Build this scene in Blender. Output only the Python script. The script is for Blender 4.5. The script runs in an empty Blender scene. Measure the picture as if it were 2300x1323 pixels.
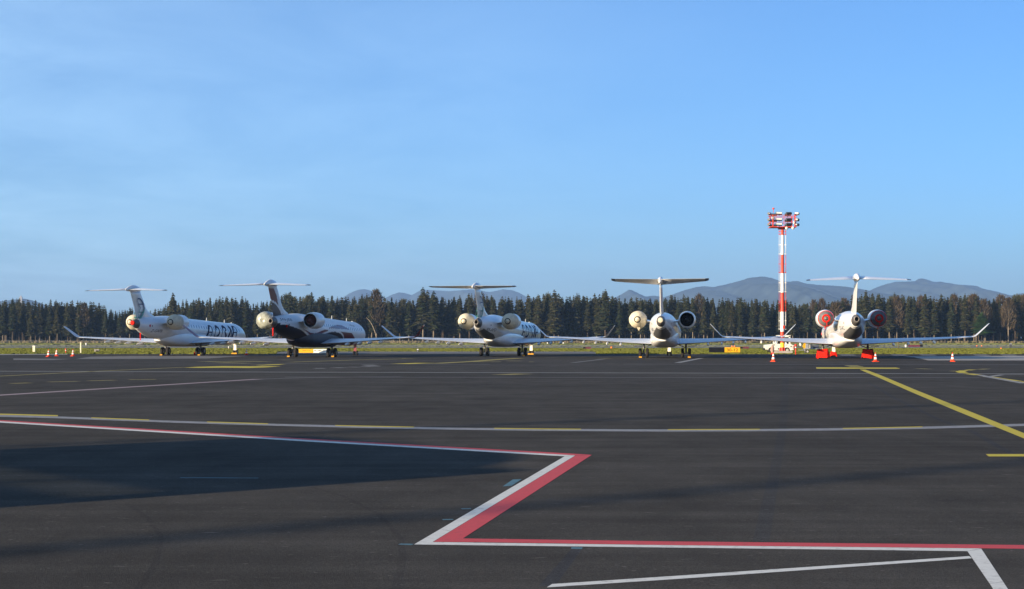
import bpy, bmesh, math, random
import numpy as np
from mathutils import Vector, Matrix
R = math.radians
scene = bpy.context.scene
C = scene.collection
rnd = random.Random(7)
nrs = np.random.RandomState(11)

# ------------------------------------------------------------------ camera, sky, sun
F, H, VH = 3583.0, 1.806, 762.3          # focal length (px of the 2300 px frame), eye height, horizon row
cam = bpy.data.objects.new('camera', bpy.data.cameras.new('camera')); C.objects.link(cam)
cam.location = (0, 0, H); cam.rotation_euler = (R(90), 0, 0)
cam.data.sensor_width = 36; cam.data.lens = 36 * F / 2300
cam.data.shift_y = (VH - 661.5) / 2300
cam.data.clip_start = 0.3; cam.data.clip_end = 40000
scene.camera = cam

SUN_AZ, SUN_EL = 50.0, 10.0                # degrees behind-left of the viewing direction, height
sd = Vector((-math.sin(R(SUN_AZ)) * math.cos(R(SUN_EL)), -math.cos(R(SUN_AZ)) * math.cos(R(SUN_EL)), math.sin(R(SUN_EL))))
world = bpy.data.worlds.new('World'); scene.world = world; world.use_nodes = True
wn, wl = world.node_tree.nodes, world.node_tree.links
wn.clear()
wo = wn.new('ShaderNodeOutputWorld'); bg = wn.new('ShaderNodeBackground')
sky = wn.new('ShaderNodeTexSky'); sky.sky_type = 'NISHITA'; sky.sun_disc = False
sky.sun_elevation = R(SUN_EL); sky.sun_rotation = R(180 + SUN_AZ)
sky.air_density = 0.80; sky.dust_density = 1.5; sky.ozone_density = 5.0; sky.altitude = 300
SKY_STRENGTH = 0.088
bg.inputs['Strength'].default_value = SKY_STRENGTH
# thin cirrus, high in the sky
tc = wn.new('ShaderNodeTexCoord'); sx = wn.new('ShaderNodeSeparateXYZ'); wl.new(tc.outputs['Generated'], sx.inputs[0])
mz = wn.new('ShaderNodeMath'); mz.operation = 'MAXIMUM'; mz.inputs[1].default_value = 0.02; wl.new(sx.outputs['Z'], mz.inputs[0])
ma = wn.new('ShaderNodeMath'); ma.operation = 'ADD'; ma.inputs[1].default_value = 0.05; wl.new(mz.outputs[0], ma.inputs[0])
dx = wn.new('ShaderNodeMath'); dx.operation = 'DIVIDE'; wl.new(sx.outputs['X'], dx.inputs[0]); wl.new(ma.outputs[0], dx.inputs[1])
dy = wn.new('ShaderNodeMath'); dy.operation = 'DIVIDE'; wl.new(sx.outputs['Y'], dy.inputs[0]); wl.new(ma.outputs[0], dy.inputs[1])
cx = wn.new('ShaderNodeCombineXYZ'); wl.new(dx.outputs[0], cx.inputs[0]); wl.new(dy.outputs[0], cx.inputs[1])
mp = wn.new('ShaderNodeMapping'); mp.inputs['Scale'].default_value = (0.8, 0.55, 1); mp.inputs['Rotation'].default_value = (0, 0, R(-22)); wl.new(cx.outputs[0], mp.inputs[0])
nz = wn.new('ShaderNodeTexNoise'); nz.inputs['Scale'].default_value = 1.5; nz.inputs['Detail'].default_value = 9; nz.inputs['Roughness'].default_value = 0.62; nz.inputs['Distortion'].default_value = 0.5
wl.new(mp.outputs[0], nz.inputs['Vector'])
cr = wn.new('ShaderNodeValToRGB'); cr.color_ramp.elements[0].position = 0.33; cr.color_ramp.elements[0].color = (0, 0, 0, 1)
cr.color_ramp.elements[1].position = 0.82; cr.color_ramp.elements[1].color = (1, 1, 1, 1); wl.new(nz.outputs[0], cr.inputs[0])
lx = wn.new('ShaderNodeMapRange'); lx.inputs['From Min'].default_value = 0.22; lx.inputs['From Max'].default_value = -0.32
lx.inputs['To Min'].default_value = -0.02; lx.inputs['To Max'].default_value = 0.19; wl.new(sx.outputs['X'], lx.inputs['Value'])
cm = wn.new('ShaderNodeMath'); cm.operation = 'MULTIPLY'; wl.new(cr.outputs[0], cm.inputs[0]); wl.new(lx.outputs[0], cm.inputs[1])
vx = wn.new('ShaderNodeMapRange'); vx.inputs['From Min'].default_value = 0.30; vx.inputs['From Max'].default_value = -0.34
vx.inputs['To Min'].default_value = 0.0; vx.inputs['To Max'].default_value = 0.11; wl.new(sx.outputs['X'], vx.inputs['Value'])
va = wn.new('ShaderNodeMath'); va.operation = 'ADD'; cm.use_clamp = True; wl.new(cm.outputs[0], va.inputs[0]); wl.new(vx.outputs[0], va.inputs[1]); cm = va
cmix = wn.new('ShaderNodeMixRGB'); cmix.inputs[2].default_value = (4.9, 6.9, 8.4, 1); wl.new(cm.outputs[0], cmix.inputs[0]); wl.new(sky.outputs[0], cmix.inputs[1])
wl.new(cmix.outputs[0], bg.inputs['Color']); wl.new(bg.outputs[0], wo.inputs['Surface'])

sun = bpy.data.objects.new('sun', bpy.data.lights.new('sun', 'SUN')); C.objects.link(sun)
sun.data.energy = 4.2; sun.data.angle = R(0.53); sun.data.color = (1.0, 0.80, 0.55)
sun.rotation_euler = (-sd).to_track_quat('-Z', 'Y').to_euler()
scene.view_settings.view_transform = 'Standard'; scene.view_settings.look = 'None'
scene.view_settings.exposure = 1.36; scene.view_settings.gamma = 1.0
scene.view_settings.use_curve_mapping = False
scene.cycles.use_denoising = True
scene.cycles.max_bounces = 6; scene.cycles.volume_bounces = 1; scene.cycles.transparent_max_bounces = 12

# ------------------------------------------------------------------ helpers
def G(u, v, z=0.0):
    """ground point seen at photo pixel (u, v)"""
    y = F * (H - z) / (v - VH)
    return ((u - 1150) * y / F, y, z)

def tag(o, label=None, cat=None, group=None, kind=None):
    if label: o['label'] = label
    if cat: o['category'] = cat
    if group: o['group'] = group
    if kind: o['kind'] = kind
    return o

def empty(name, loc, rz, label, cat, group=None):
    o = bpy.data.objects.new(name, None); C.objects.link(o); o.empty_display_size = 0.5
    o.location = loc; o.rotation_euler = (0, 0, rz)
    return tag(o, label, cat, group)

def link(name, me, parent=None, loc=None):
    o = bpy.data.objects.new(name, me); C.objects.link(o)
    if parent is not None: o.parent = parent
    if loc is not None: o.location = loc
    return o

def material(name, color, rough=0.6, spec=0.5, metal=0.0, noise=0.0, nscale=3.0, coat=0.0, bump=0.0, bscale=20.0, dirt=None, emit=None, attr=None, coords='Object'):
    m = bpy.data.materials.new(name); m.use_nodes = True
    n, l = m.node_tree.nodes, m.node_tree.links
    b = n['Principled BSDF']
    b.inputs['Base Color'].default_value = (*color, 1); b.inputs['Roughness'].default_value = rough
    b.inputs['Specular IOR Level'].default_value = spec; b.inputs['Metallic'].default_value = metal
    b.inputs['Coat Weight'].default_value = coat; b.inputs['Coat Roughness'].default_value = 0.12
    t = n.new('ShaderNodeTexCoord')
    src = None
    if attr:
        a = n.new('ShaderNodeAttribute'); a.attribute_name = attr; src = a.outputs['Color']
    if noise or dirt:
        x = n.new('ShaderNodeTexNoise'); x.inputs['Scale'].default_value = nscale; x.inputs['Detail'].default_value = 6
        l.new(t.outputs[coords], x.inputs['Vector'])
        k = n.new('ShaderNodeMapRange'); k.inputs['From Min'].default_value = 0.3; k.inputs['From Max'].default_value = 0.7
        k.inputs['To Min'].default_value = 1 - noise; k.inputs['To Max'].default_value = 1 + noise * 0.6
        l.new(x.outputs[0], k.inputs['Value'])
        mm = n.new('ShaderNodeVectorMath'); mm.operation = 'SCALE'
        if src is not None: l.new(src, mm.inputs[0])
        else: mm.inputs[0].default_value = color
        l.new(k.outputs[0], mm.inputs['Scale']); src = mm.outputs[0]
    if src is not None: l.new(src, b.inputs['Base Color'])
    if bump:
        x2 = n.new('ShaderNodeTexNoise'); x2.inputs['Scale'].default_value = bscale; x2.inputs['Detail'].default_value = 5
        l.new(t.outputs[coords], x2.inputs['Vector'])
        bp = n.new('ShaderNodeBump'); bp.inputs['Strength'].default_value = bump; bp.inputs['Distance'].default_value = 0.02
        l.new(x2.outputs[0], bp.inputs['Height']); l.new(bp.outputs[0], b.inputs['Normal'])
    if emit:
        b.inputs['Emission Color'].default_value = (*color, 1); b.inputs['Emission Strength'].default_value = emit
    return m

class MB:
    """collects geometry for ONE mesh"""
    def __init__(s): s.v = []; s.f = []; s.mi = []; s.sm = []; s.col = []
    def add(s, vs, fs, mi=0, smooth=False, col=None):
        o = len(s.v); s.v += [tuple(p) for p in vs]
        for f in fs: s.f.append(tuple(o + i for i in f)); s.mi.append(mi); s.sm.append(smooth)
        s.col += [col] * len(vs) if not isinstance(col, list) else col
        return s
    def box(s, c, d, mi=0, rz=0, taper=1.0):
        x, y, z = (q / 2 for q in d); cc, sn = math.cos(rz), math.sin(rz); vs = []
        for k in (-1, 1):
            t = taper if k > 0 else 1
            for a, b in ((-1, -1), (1, -1), (1, 1), (-1, 1)):
                px, py = a * x * t, b * y * t
                vs.append((c[0] + px * cc - py * sn, c[1] + px * sn + py * cc, c[2] + k * z))
        return s.add(vs, [(3, 2, 1, 0), (4, 5, 6, 7), (0, 1, 5, 4), (1, 2, 6, 5), (2, 3, 7, 6), (3, 0, 4, 7)], mi)
    def tube(s, pts, r, n=8, mi=0, cap=True):
        pts = [Vector(p) for p in pts]; rs = r if isinstance(r, (list, tuple)) else [r] * len(pts); rings = []
        for i, p in enumerate(pts):
            t = (pts[min(i + 1, len(pts) - 1)] - pts[max(i - 1, 0)]).normalized()
            a = Vector((0, 0, 1)) if abs(t.z) < 0.9 else Vector((1, 0, 0))
            e1 = t.cross(a).normalized(); e2 = t.cross(e1).normalized()
            rings.append([p + (e1 * math.cos(2 * math.pi * k / n) + e2 * math.sin(2 * math.pi * k / n)) * rs[i] for k in range(n)])
        return s.rings(rings, mi, cap)
    def rings(s, rings, mi=0, cap=True, smooth=True, closed=True):
        n = len(rings[0]); vs = [p for r in rings for p in r]; fs = []
        for i in range(len(rings) - 1):
            for k in range(n if closed else n - 1):
                k2 = (k + 1) % n; fs.append((i * n + k, i * n + k2, (i + 1) * n + k2, (i + 1) * n + k))
        s.add(vs, fs, mi, smooth)
        if cap:
            o = len(s.v) - len(vs)
            s.f.append(tuple(o + k for k in range(n))[::-1]); s.mi.append(mi); s.sm.append(False)
            s.f.append(tuple(o + (len(rings) - 1) * n + k for k in range(n))); s.mi.append(mi); s.sm.append(False)
        return s
    def lathe(s, prof, axis='Y', c=(0, 0, 0), n=32, mi=0, cap=False, wob=0, seed=0):
        """prof: list of (along, radius)"""
        rr = random.Random(seed); rings = []
        ph = [rr.uniform(0, 6.28) for _ in range(4)]
        for a, r in prof:
            ring = []
            for k in range(n):
                t = 2 * math.pi * k / n
                q = r * (1 + wob * (math.sin(3 * t + ph[0] + a * 5) + .7 * math.sin(7 * t + ph[1] - a * 9) + .5 * math.sin(13 * t + ph[2] + 4 * a)))
                p = (q * math.cos(t), a, q * math.sin(t)) if axis == 'Y' else ((a, q * math.cos(t), q * math.sin(t)) if axis == 'X' else (q * math.cos(t), q * math.sin(t), a))
                ring.append((c[0] + p[0], c[1] + p[1], c[2] + p[2]))
            rings.append(ring)
        return s.rings(rings, mi, cap)
    def mesh(s, name, mats):
        me = bpy.data.meshes.new(name); me.from_pydata(s.v, [], s.f)
        for m in (mats if isinstance(mats, (list, tuple)) else [mats]): me.materials.append(m)
        me.polygons.foreach_set('material_index', s.mi); me.polygons.foreach_set('use_smooth', s.sm)
        if s.col and s.col[0] is not None:
            a = me.color_attributes.new('paint', 'FLOAT_COLOR', 'POINT')
            a.data.foreach_set('color', [q for c in s.col for q in (*c, 1)])
        me.update(); return me
    def build(s, name, mats, parent=None, loc=None):
        return link(name, s.mesh(name, mats), parent, loc)

def face_up(me):
    for p in me.polygons:
        if p.normal.z < 0: p.flip()
    me.update(); return me

def fix_normals(me):
    bm = bmesh.new(); bm.from_mesh(me); bmesh.ops.recalc_face_normals(bm, faces=bm.faces); bm.to_mesh(me); bm.free(); return me

def text_mesh(body, slices=0.12, shear=0.0, bold=0.0):
    """flat text as unit-normalised (a, b) triangles; returns verts in [0,w]x[0,1] with w, faces"""
    cu = bpy.data.curves.new('t', 'FONT'); cu.body = body; cu.resolution_u = 3; cu.shear = shear; cu.offset = bold
    ob = bpy.data.objects.new('t', cu); C.objects.link(ob)
    dg = bpy.context.evaluated_depsgraph_get(); me = bpy.data.meshes.new_from_object(ob.evaluated_get(dg))
    bpy.data.objects.remove(ob); bpy.data.curves.remove(cu)
    bm = bmesh.new(); bm.from_mesh(me); bpy.data.meshes.remove(me)
    xs = [v.co.x for v in bm.verts]; ys = [v.co.y for v in bm.verts]; x0, x1, y0, y1 = min(xs), max(xs), min(ys), max(ys)
    for v in bm.verts: v.co = Vector(((v.co.x - x0) / (x1 - x0), (v.co.y - y0) / (y1 - y0), 0))
    q = slices
    while q < 1:
        bmesh.ops.bisect_plane(bm, geom=bm.verts[:] + bm.edges[:] + bm.faces[:], plane_co=(0, q, 0), plane_no=(0, 1, 0)); q += slices
    vs = [tuple(v.co) for v in bm.verts]; bm.verts.index_update(); fs = [[v.index for v in f.verts] for f in bm.faces]; bm.free()
    return vs, fs, (x1 - x0) / (y1 - y0)

ZI = [0]
def zstep(z):
    ZI[0] += 1; return z + ZI[0] * 4e-6
def sheet(name, pts, z, mat, kind='structure'):
    z = zstep(z)
    me = bpy.data.meshes.new(name); me.from_pydata([(p[0], p[1], z) for p in pts], [], [tuple(range(len(pts)))]); me.materials.append(mat)
    face_up(me); o = link(name, me); o['kind'] = kind; return o

# ------------------------------------------------------------------ materials
M = {}
M['white'] = material('white_aircraft_paint', (0.70, 0.70, 0.685), 0.28, 0.5, noise=0.07, nscale=0.9, coat=0.35)
M['wing_grey'] = material('grey_wing_paint', (0.56, 0.58, 0.61), 0.38, 0.5, noise=0.12, nscale=0.7, coat=0.2)
M['wing_low'] = material('wing_lower_paint', (0.54, 0.54, 0.54), 0.5, 0.4, noise=0.15, nscale=0.8)
M['livery'] = material('livery_paint', (0.7, 0.7, 0.7), 0.38, 0.22, noise=0.06, nscale=0.9, coat=0.06, attr='paint')
M['cone_grey'] = material('bare_titanium_tail_cone', (0.13, 0.12, 0.11), 0.45, 0.5, metal=0.4, noise=0.3, nscale=4)
M['patch_dark'] = material('dark_grey_patch', (0.10, 0.10, 0.10), 0.5, 0.4, noise=0.3, nscale=2)
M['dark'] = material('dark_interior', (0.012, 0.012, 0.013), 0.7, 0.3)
M['nozzle'] = material('engine_nozzle_metal', (0.16, 0.16, 0.17), 0.35, 0.5, metal=0.8, noise=0.25, nscale=5)
M['core_brown'] = material('heat_stained_core', (0.16, 0.06, 0.05), 0.5, 0.4, metal=0.3, noise=0.35, nscale=4)
M['polished'] = material('polished_lip_metal', (0.75, 0.75, 0.77), 0.22, 0.5, metal=0.9)
M['tyre'] = material('tyre_rubber', (0.018, 0.017, 0.017), 0.85, 0.3, noise=0.3, nscale=9)
M['hub'] = material('wheel_hub_paint', (0.38, 0.37, 0.33), 0.5, 0.4, noise=0.25, nscale=9)
M['gear'] = material('landing_gear_metal', (0.13, 0.13, 0.14), 0.5, 0.5, noise=0.3, nscale=6)
M['cream_gear'] = material('gear_door_paint', (0.72, 0.70, 0.62), 0.45, 0.5, noise=0.08, nscale=3)
M['navy'] = material('navy_lettering', (0.007, 0.010, 0.05), 0.6, 0.12, noise=0.05)
M['emblem_blue'] = material('emblem_blue', (0.02, 0.035, 0.14), 0.4)
M['emblem_green'] = material('emblem_teal', (0.01, 0.19, 0.17), 0.4)
M['black_text'] = material('black_lettering', (0.015, 0.015, 0.02), 0.5)
M['glass'] = material('cabin_window_glass', (0.28, 0.32, 0.38), 0.15, 0.6)
M['cream_cover'] = material('cream_canvas', (0.56, 0.50, 0.37), 0.85, 0.2, noise=0.16, nscale=3.5, bump=0.5, bscale=5)
M['grey_cover'] = material('grey_canvas', (0.125, 0.12, 0.125), 0.8, 0.2, noise=0.2, nscale=4, bump=0.5, bscale=6)
M['red_cover'] = material('red_canvas', (0.50, 0.013, 0.006), 0.8, 0.12, noise=0.14, nscale=4, bump=0.6, bscale=4)
M['plastic_wrap'] = material('plastic_wrap', (0.27, 0.28, 0.23), 0.22, 0.6, noise=0.35, nscale=3.2, bump=1.0, bscale=4)
M['ring_dark'] = material('dark_webbing', (0.02, 0.02, 0.022), 0.8, 0.2)
M['chock'] = material('yellow_chock_paint', (0.50, 0.25, 0.015), 0.6, 0.4, noise=0.25, nscale=8)
M['cone_orange'] = material('orange_cone_plastic', (0.60, 0.045, 0.010), 0.6, 0.2, noise=0.1, nscale=7)
M['cone_white'] = material('white_reflective_band', (0.68, 0.68, 0.66), 0.4, 0.4, noise=0.06, nscale=7)
M['mast_red'] = material('mast_red_paint', (0.50, 0.038, 0.014), 0.45, 0.4, noise=0.12, nscale=1.5)
M['mast_white'] = material('mast_white_paint', (0.66, 0.655, 0.63), 0.45, 0.4, noise=0.08, nscale=1.5)
M['mast_yellow'] = material('mast_yellow_band', (0.85, 0.48, 0.02), 0.5, 0.4)
M['concrete'] = material('concrete', (0.30, 0.28, 0.25), 0.9, 0.2, noise=0.2, nscale=2.5, bump=0.4)
M['lamp_body'] = material('floodlight_housing', (0.045, 0.05, 0.055), 0.5, 0.5)
M['lamp_glass'] = material('floodlight_glass', (0.60, 0.60, 0.55), 0.15, 0.6)
M['galv'] = material('galvanised_steel', (0.36, 0.37, 0.38), 0.45, 0.5, metal=0.5, noise=0.2, nscale=5)
M['sign_yellow'] = material('sign_yellow', (0.66, 0.33, 0.004), 0.45, 0.4, noise=0.04)
M['sign_white'] = material('sign_white', (0.74, 0.72, 0.64), 0.45, 0.4, noise=0.04)
M['sign_black'] = material('sign_black', (0.008, 0.009, 0.013), 0.7, 0.08)
M['sign_maroon'] = material('sign_maroon', (0.10, 0.022, 0.04), 0.5, 0.4, noise=0.25, nscale=1.5)
M['orange_lamp'] = material('orange_marker_lens', (0.85, 0.20, 0.02), 0.3, 0.5)
M['truck_white'] = material('truck_paint', (0.60, 0.585, 0.53), 0.35, 0.5, noise=0.06, nscale=1.5, coat=0.3)
M['hi_vis'] = material('hi_vis_vest', (0.50, 0.75, 0.03), 0.8)
M['skin'] = material('skin', (0.40, 0.22, 0.15), 0.6)
M['cloth_pink'] = material('faded_cloth', (0.33, 0.22, 0.18), 0.85, 0.2, noise=0.3, nscale=6)
M['post_cream'] = material('cream_post_paint', (0.58, 0.55, 0.40), 0.6, 0.3, noise=0.1, nscale=4)
M['bark'] = material('spruce_bark', (0.115, 0.088, 0.062), 0.9, 0.1, noise=0.4, nscale=1.2)
M['bark_pale'] = material('pale_bark', (0.24, 0.20, 0.15), 0.9, 0.1, noise=0.3, nscale=1.5)

# tinted transparent glass (bus and truck windows)
def glass_mat(name, t):
    m = bpy.data.materials.new(name); m.use_nodes = True; n, l = m.node_tree.nodes, m.node_tree.links
    o = n['Material Output']; n.remove(n['Principled BSDF'])
    tr = n.new('ShaderNodeBsdfTransparent'); tr.inputs[0].default_value = (*t, 1)
    gl = n.new('ShaderNodeBsdfGlossy'); gl.inputs['Roughness'].default_value = 0.03; mx = n.new('ShaderNodeMixShader')
    fr = n.new('ShaderNodeFresnel'); fr.inputs[0].default_value = 1.45
    l.new(fr.outputs[0], mx.inputs[0]); l.new(tr.outputs[0], mx.inputs[1]); l.new(gl.outputs[0], mx.inputs[2]); l.new(mx.outputs[0], o.inputs['Surface'])
    return m
M['bus_glass'] = glass_mat('tinted_bus_glass', (0.82, 0.84, 0.84))
M['truck_glass'] = glass_mat('clear_truck_glass', (0.75, 0.78, 0.78))

def asphalt_material(nm='asphalt', col=(0.059, 0.0555, 0.050)):
    m = bpy.data.materials.new(nm); m.use_nodes = True; n, l = m.node_tree.nodes, m.node_tree.links
    b = n['Principled BSDF']; b.inputs['Roughness'].default_value = 0.95; b.inputs['Specular IOR Level'].default_value = 0.04
    t = n.new('ShaderNodeTexCoord')
    def noise(scale, detail=5, sc=(1, 1, 1), rough=0.5):
        mpp = n.new('ShaderNodeMapping'); mpp.inputs['Scale'].default_value = sc; l.new(t.outputs['Object'], mpp.inputs[0])
        x = n.new('ShaderNodeTexNoise'); x.inputs['Scale'].default_value = scale; x.inputs['Detail'].default_value = detail; x.inputs['Roughness'].default_value = rough
        l.new(mpp.outputs[0], x.inputs['Vector']); return x.outputs[0]
    def rng(x, a, c, lo, hi):
        k = n.new('ShaderNodeMapRange'); k.inputs['From Min'].default_value = a; k.inputs['From Max'].default_value = c
        k.inputs['To Min'].default_value = lo; k.inputs['To Max'].default_value = hi; l.new(x, k.inputs['Value']); return k.outputs[0]
    def mul(a, c):
        k = n.new('ShaderNodeMath'); k.operation = 'MULTIPLY'; l.new(a, k.inputs[0]); l.new(c, k.inputs[1]); return k.outputs[0]
    big = rng(noise(0.07, 4), 0.3, 0.7, 0.78, 1.18)
    mid = rng(noise(0.9, 6, (1, 0.45, 1), 0.6), 0.3, 0.7, 0.80, 1.16)
    fine = rng(noise(70, 3), 0.3, 0.7, 0.66, 1.36)
    streak = rng(noise(0.5, 5, (0.25, 3.0, 1), 0.6), 0.40, 0.75, 0.90, 1.28)
    spots = rng(noise(5, 2, (0.6, 2, 1)), 0.70, 0.76, 1.0, 1.9)
    flecks = rng(noise(22, 1, (0.5, 1, 1)), 0.72, 0.78, 1.0, 2.1)
    stain = rng(noise(0.33, 3), 0.60, 0.72, 1.0, 0.80)
    f = mul(mul(mul(mul(big, mid), mul(fine, streak)), spots), mul(flecks, stain))
    sc = n.new('ShaderNodeVectorMath'); sc.operation = 'SCALE'; sc.inputs[0].default_value = col; l.new(f, sc.inputs['Scale'])
    l.new(sc.outputs[0], b.inputs['Base Color'])
    bp = n.new('ShaderNodeBump'); bp.inputs['Strength'].default_value = 0.9; bp.inputs['Distance'].default_value = 0.012
    l.new(noise(130, 3), bp.inputs['Height']); l.new(bp.outputs[0], b.inputs['Normal'])
    return m
M['asphalt'] = asphalt_material()
M['runway'] = material('runway_asphalt', (0.16, 0.155, 0.15), 0.9, 0.3, noise=0.15, nscale=0.05)
M['grass_ground'] = material('grass_ground', (0.06, 0.075, 0.022), 0.95, 0.1, noise=0.3, nscale=0.05)

def paint_material(name, col, wear=0.35, scale=4.0):
    """road paint worn through to the asphalt in places"""
    m = bpy.data.materials.new(name); m.use_nodes = True; n, l = m.node_tree.nodes, m.node_tree.links
    b = n['Principled BSDF']; b.inputs['Roughness'].default_value = 0.8; b.inputs['Specular IOR Level'].default_value = 0.3
    t = n.new('ShaderNodeTexCoord'); mpp = n.new('ShaderNodeMapping'); mpp.inputs['Scale'].default_value = (1, 2.5, 1); l.new(t.outputs['Object'], mpp.inputs[0])
    x = n.new('ShaderNodeTexNoise'); x.inputs['Scale'].default_value = scale; x.inputs['Detail'].default_value = 8; x.inputs['Roughness'].default_value = 0.65
    l.new(mpp.outputs[0], x.inputs['Vector'])
    k = n.new('ShaderNodeMapRange'); k.inputs['From Min'].default_value = 0.75 - wear * 0.5; k.inputs['From Max'].default_value = 0.75
    k.inputs['To Min'].default_value = 0; k.inputs['To Max'].default_value = min(1.0, wear * 2); l.new(x.outputs[0], k.inputs['Value'])
    mx = n.new('ShaderNodeMixRGB'); mx.inputs[1].default_value = (*col, 1); mx.inputs[2].default_value = (0.062, 0.054, 0.046, 1)
    l.new(k.outputs[0], mx.inputs[0]); l.new(mx.outputs[0], b.inputs['Base Color'])
    return m
PW = paint_material('white_line_paint', (0.64, 0.63, 0.57), 0.42, 11)
PR = paint_material('red_line_paint', (0.55, 0.060, 0.066), 0.40, 11)
PY = paint_material('yellow_line_paint', (0.50, 0.40, 0.025), 0.25)
PYF = paint_material('faded_yellow_paint', (0.27, 0.22, 0.04), 0.5)
PG = paint_material('worn_grey_white_paint', (0.26, 0.26, 0.26), 0.55, 6)
PT = paint_material('thin_white_paint', (0.24, 0.235, 0.22), 0.3)
PF = paint_material('faint_grey_paint', (0.125, 0.12, 0.115), 0.5)
PP = paint_material('pale_pink_paint', (0.30, 0.22, 0.22), 0.35)
PB = paint_material('faded_teal_paint', (0.07, 0.17, 0.21), 0.5)
PBF = asphalt_material('bluish_asphalt', (0.050, 0.051, 0.054))
PSEAM = asphalt_material('dark_sealant', (0.052, 0.049, 0.045))
PCON = material('light_concrete', (0.33, 0.31, 0.28), 0.9, 0.2, noise=0.12, nscale=0.4)
PCON2 = material('worn_light_tarmac', (0.155, 0.148, 0.138), 0.9, 0.2, noise=0.3, nscale=0.25)

# ------------------------------------------------------------------ ground
sheet('ground', [(-14000, -400), (14000, -400), (14000, 14000), (-14000, 14000)], 0.0, M['grass_ground'])
yE = F * H / (795.6 - VH)                                   # far edge of the apron
sheet('apron', [(-420, -380), (420, -380), (420, yE + 1), (60, yE), (25, yE), (-420, yE + 2)], 0.02, M['asphalt'])
sheet('taxiway', [(-1500, 335), (1500, 330), (1500, 415), (-1500, 395)], 0.02, M['runway'])
sheet('runway', [(-1500, 442), (1500, 468), (1500, 515), (-1500, 489)], 0.02, material('runway_surface', (0.26, 0.25, 0.24), 0.9, 0.3, noise=0.12, nscale=0.03))
# tarmac service strip beyond the stand, cut into the grass behind the third jet
sheet('service_road', [G(640, 790)[:2], G(1330, 790)[:2], G(1350, 794.9)[:2], G(600, 794.9)[:2]], 0.03, material('service_road_tarmac', (0.13, 0.125, 0.12), 0.9, 0.3, noise=0.15, nscale=0.4))

MK = 0.0218
def poly(name, px, mat, z=MK): return sheet(name, [G(u, v)[:2] for u, v in px], z, mat)
def ribbon(name, top, bot, mat, z=MK):
    z = zstep(z); n = len(top); vs = [(*G(*p)[:2], z) for p in top] + [(*G(*p)[:2], z) for p in bot]
    fs = [(i, i + 1, n + i + 1, n + i) for i in range(n - 1)]
    me = bpy.data.meshes.new(name); me.from_pydata(vs, [], fs); me.materials.append(mat); face_up(me)
    o = link(name, me); o['kind'] = 'structure'; return o
def line(name, pts, w, mat, z=MK):
    """ground line through photo points with real width w"""
    z = zstep(z); P = [Vector(G(*p)[:2]) for p in pts]; L, Rr = [], []
    for i, p in enumerate(P):
        t = (P[min(i + 1, len(P) - 1)] - P[max(i - 1, 0)]).normalized(); nn = Vector((-t.y, t.x)) * w / 2
        L.append((*(p + nn), z)); Rr.append((*(p - nn), z))
    n = len(P); me = bpy.data.meshes.new(name); me.from_pydata(L + Rr, [], [(i, i + 1, n + i + 1, n + i) for i in range(n - 1)])
    me.materials.append(mat); face_up(me); o = link(name, me); o['kind'] = 'structure'; return o
# red and white stand boundary
ribbon('white_boundary_line', [(-500, 917.5), (0, 948.3), (700, 991.6), (1292, 1026)], [(-500, 919.5), (0, 951.3), (700, 995), (1268, 1028)], PW)
ribbon('red_boundary_line', [(-500, 915.5), (0, 945.8), (700, 988.6), (1329, 1024.5)], [(-500, 917.3), (0, 948.1), (700, 991.4), (1292.4, 1025.9)], PR)
poly('white_boundary_line', [(1268, 1028.2), (1292, 1026.2), (972, 1222.5), (1000, 1229.3), (930, 1228.4)], PW)
poly('red_boundary_line', [(1293, 1026.2), (1329, 1024.8), (1040, 1214.5), (1075, 1223.3), (973.5, 1222.4)], PR)
ribbon('red_boundary_line', [(1041, 1214.8), (1500, 1221.5), (2300, 1229.8), (3000, 1236)], [(1076, 1223.2), (1500, 1229.8), (2300, 1238.2), (3000, 1245)], PR)
ribbon('white_boundary_line', [(974, 1222.9), (1500, 1230.1), (2204, 1237.5)], [(1001, 1229.4), (1500, 1235.4), (2173, 1243.6)], PW)
poly('white_corner_line', [(2173, 1243.9), (2204, 1238), (2300, 1385), (2380, 1500), (2330, 1500), (2226.6, 1323)], PW)
poly('white_diagonal_line', [(1240, 1318.4), (1500, 1301), (2177, 1255), (2183.5, 1260), (1500, 1308.3), (1228, 1326)], PW)
# worn white service line with yellow dashes
gl = [(-500, 925), (0, 936), (130, 939.5), (390, 949.5), (600, 956), (800, 961), (1000, 965), (1200, 967.6), (1400, 969), (1500, 969.4), (1700, 968.6), (1900, 966.5), (2100, 962.5), (2300, 956.5), (2700, 946), (3400, 926)]
ribbon('worn_white_line', [(u, v - 2.1 - (u / 2300) * .5) for u, v in gl], [(u, v + 2.1 + (u / 2300) * .5) for u, v in gl], PG)
def gv(u):
    for (a, b), (c, d) in zip(gl, gl[1:]):
        if a <= u <= c: return b + (d - b) * (u - a) / (c - a)
for a, b in ((-180, 130), (205, 335), (465, 602), (753, 930), (1110, 1305), (1500, 1707), (1893, 2072)):
    us = [a + (b - a) * k / 6 for k in range(7)]
    ribbon('yellow_dash', [(u, gv(u) - (4.9 if u < 150 else 2.8)) for u in us], [(u, gv(u) - (2.3 if u < 150 else 0.9)) for u in us], PY, MK + .0009)
line('thin_white_line', [(-600, 833.2), (0, 834.6), (700, 836.8), (1500, 838.7), (2300, 840.5), (3000, 842)], 0.85, PT)
line('faint_white_line', [(-300, 839), (0, 839), (300, 838.5)], 0.35, PF)
line('faint_white_line', [(640, 848), (1200, 848.5), (1900, 849.2), (2200, 849.4)], 0.5, PF)
line('faint_white_line', [(1400, 818.5), (1800, 819), (2400, 820)], 0.8, PF)
line('faint_white_line', [(640, 817), (900, 818.5), (1100, 819)], 0.8, PF)
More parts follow.
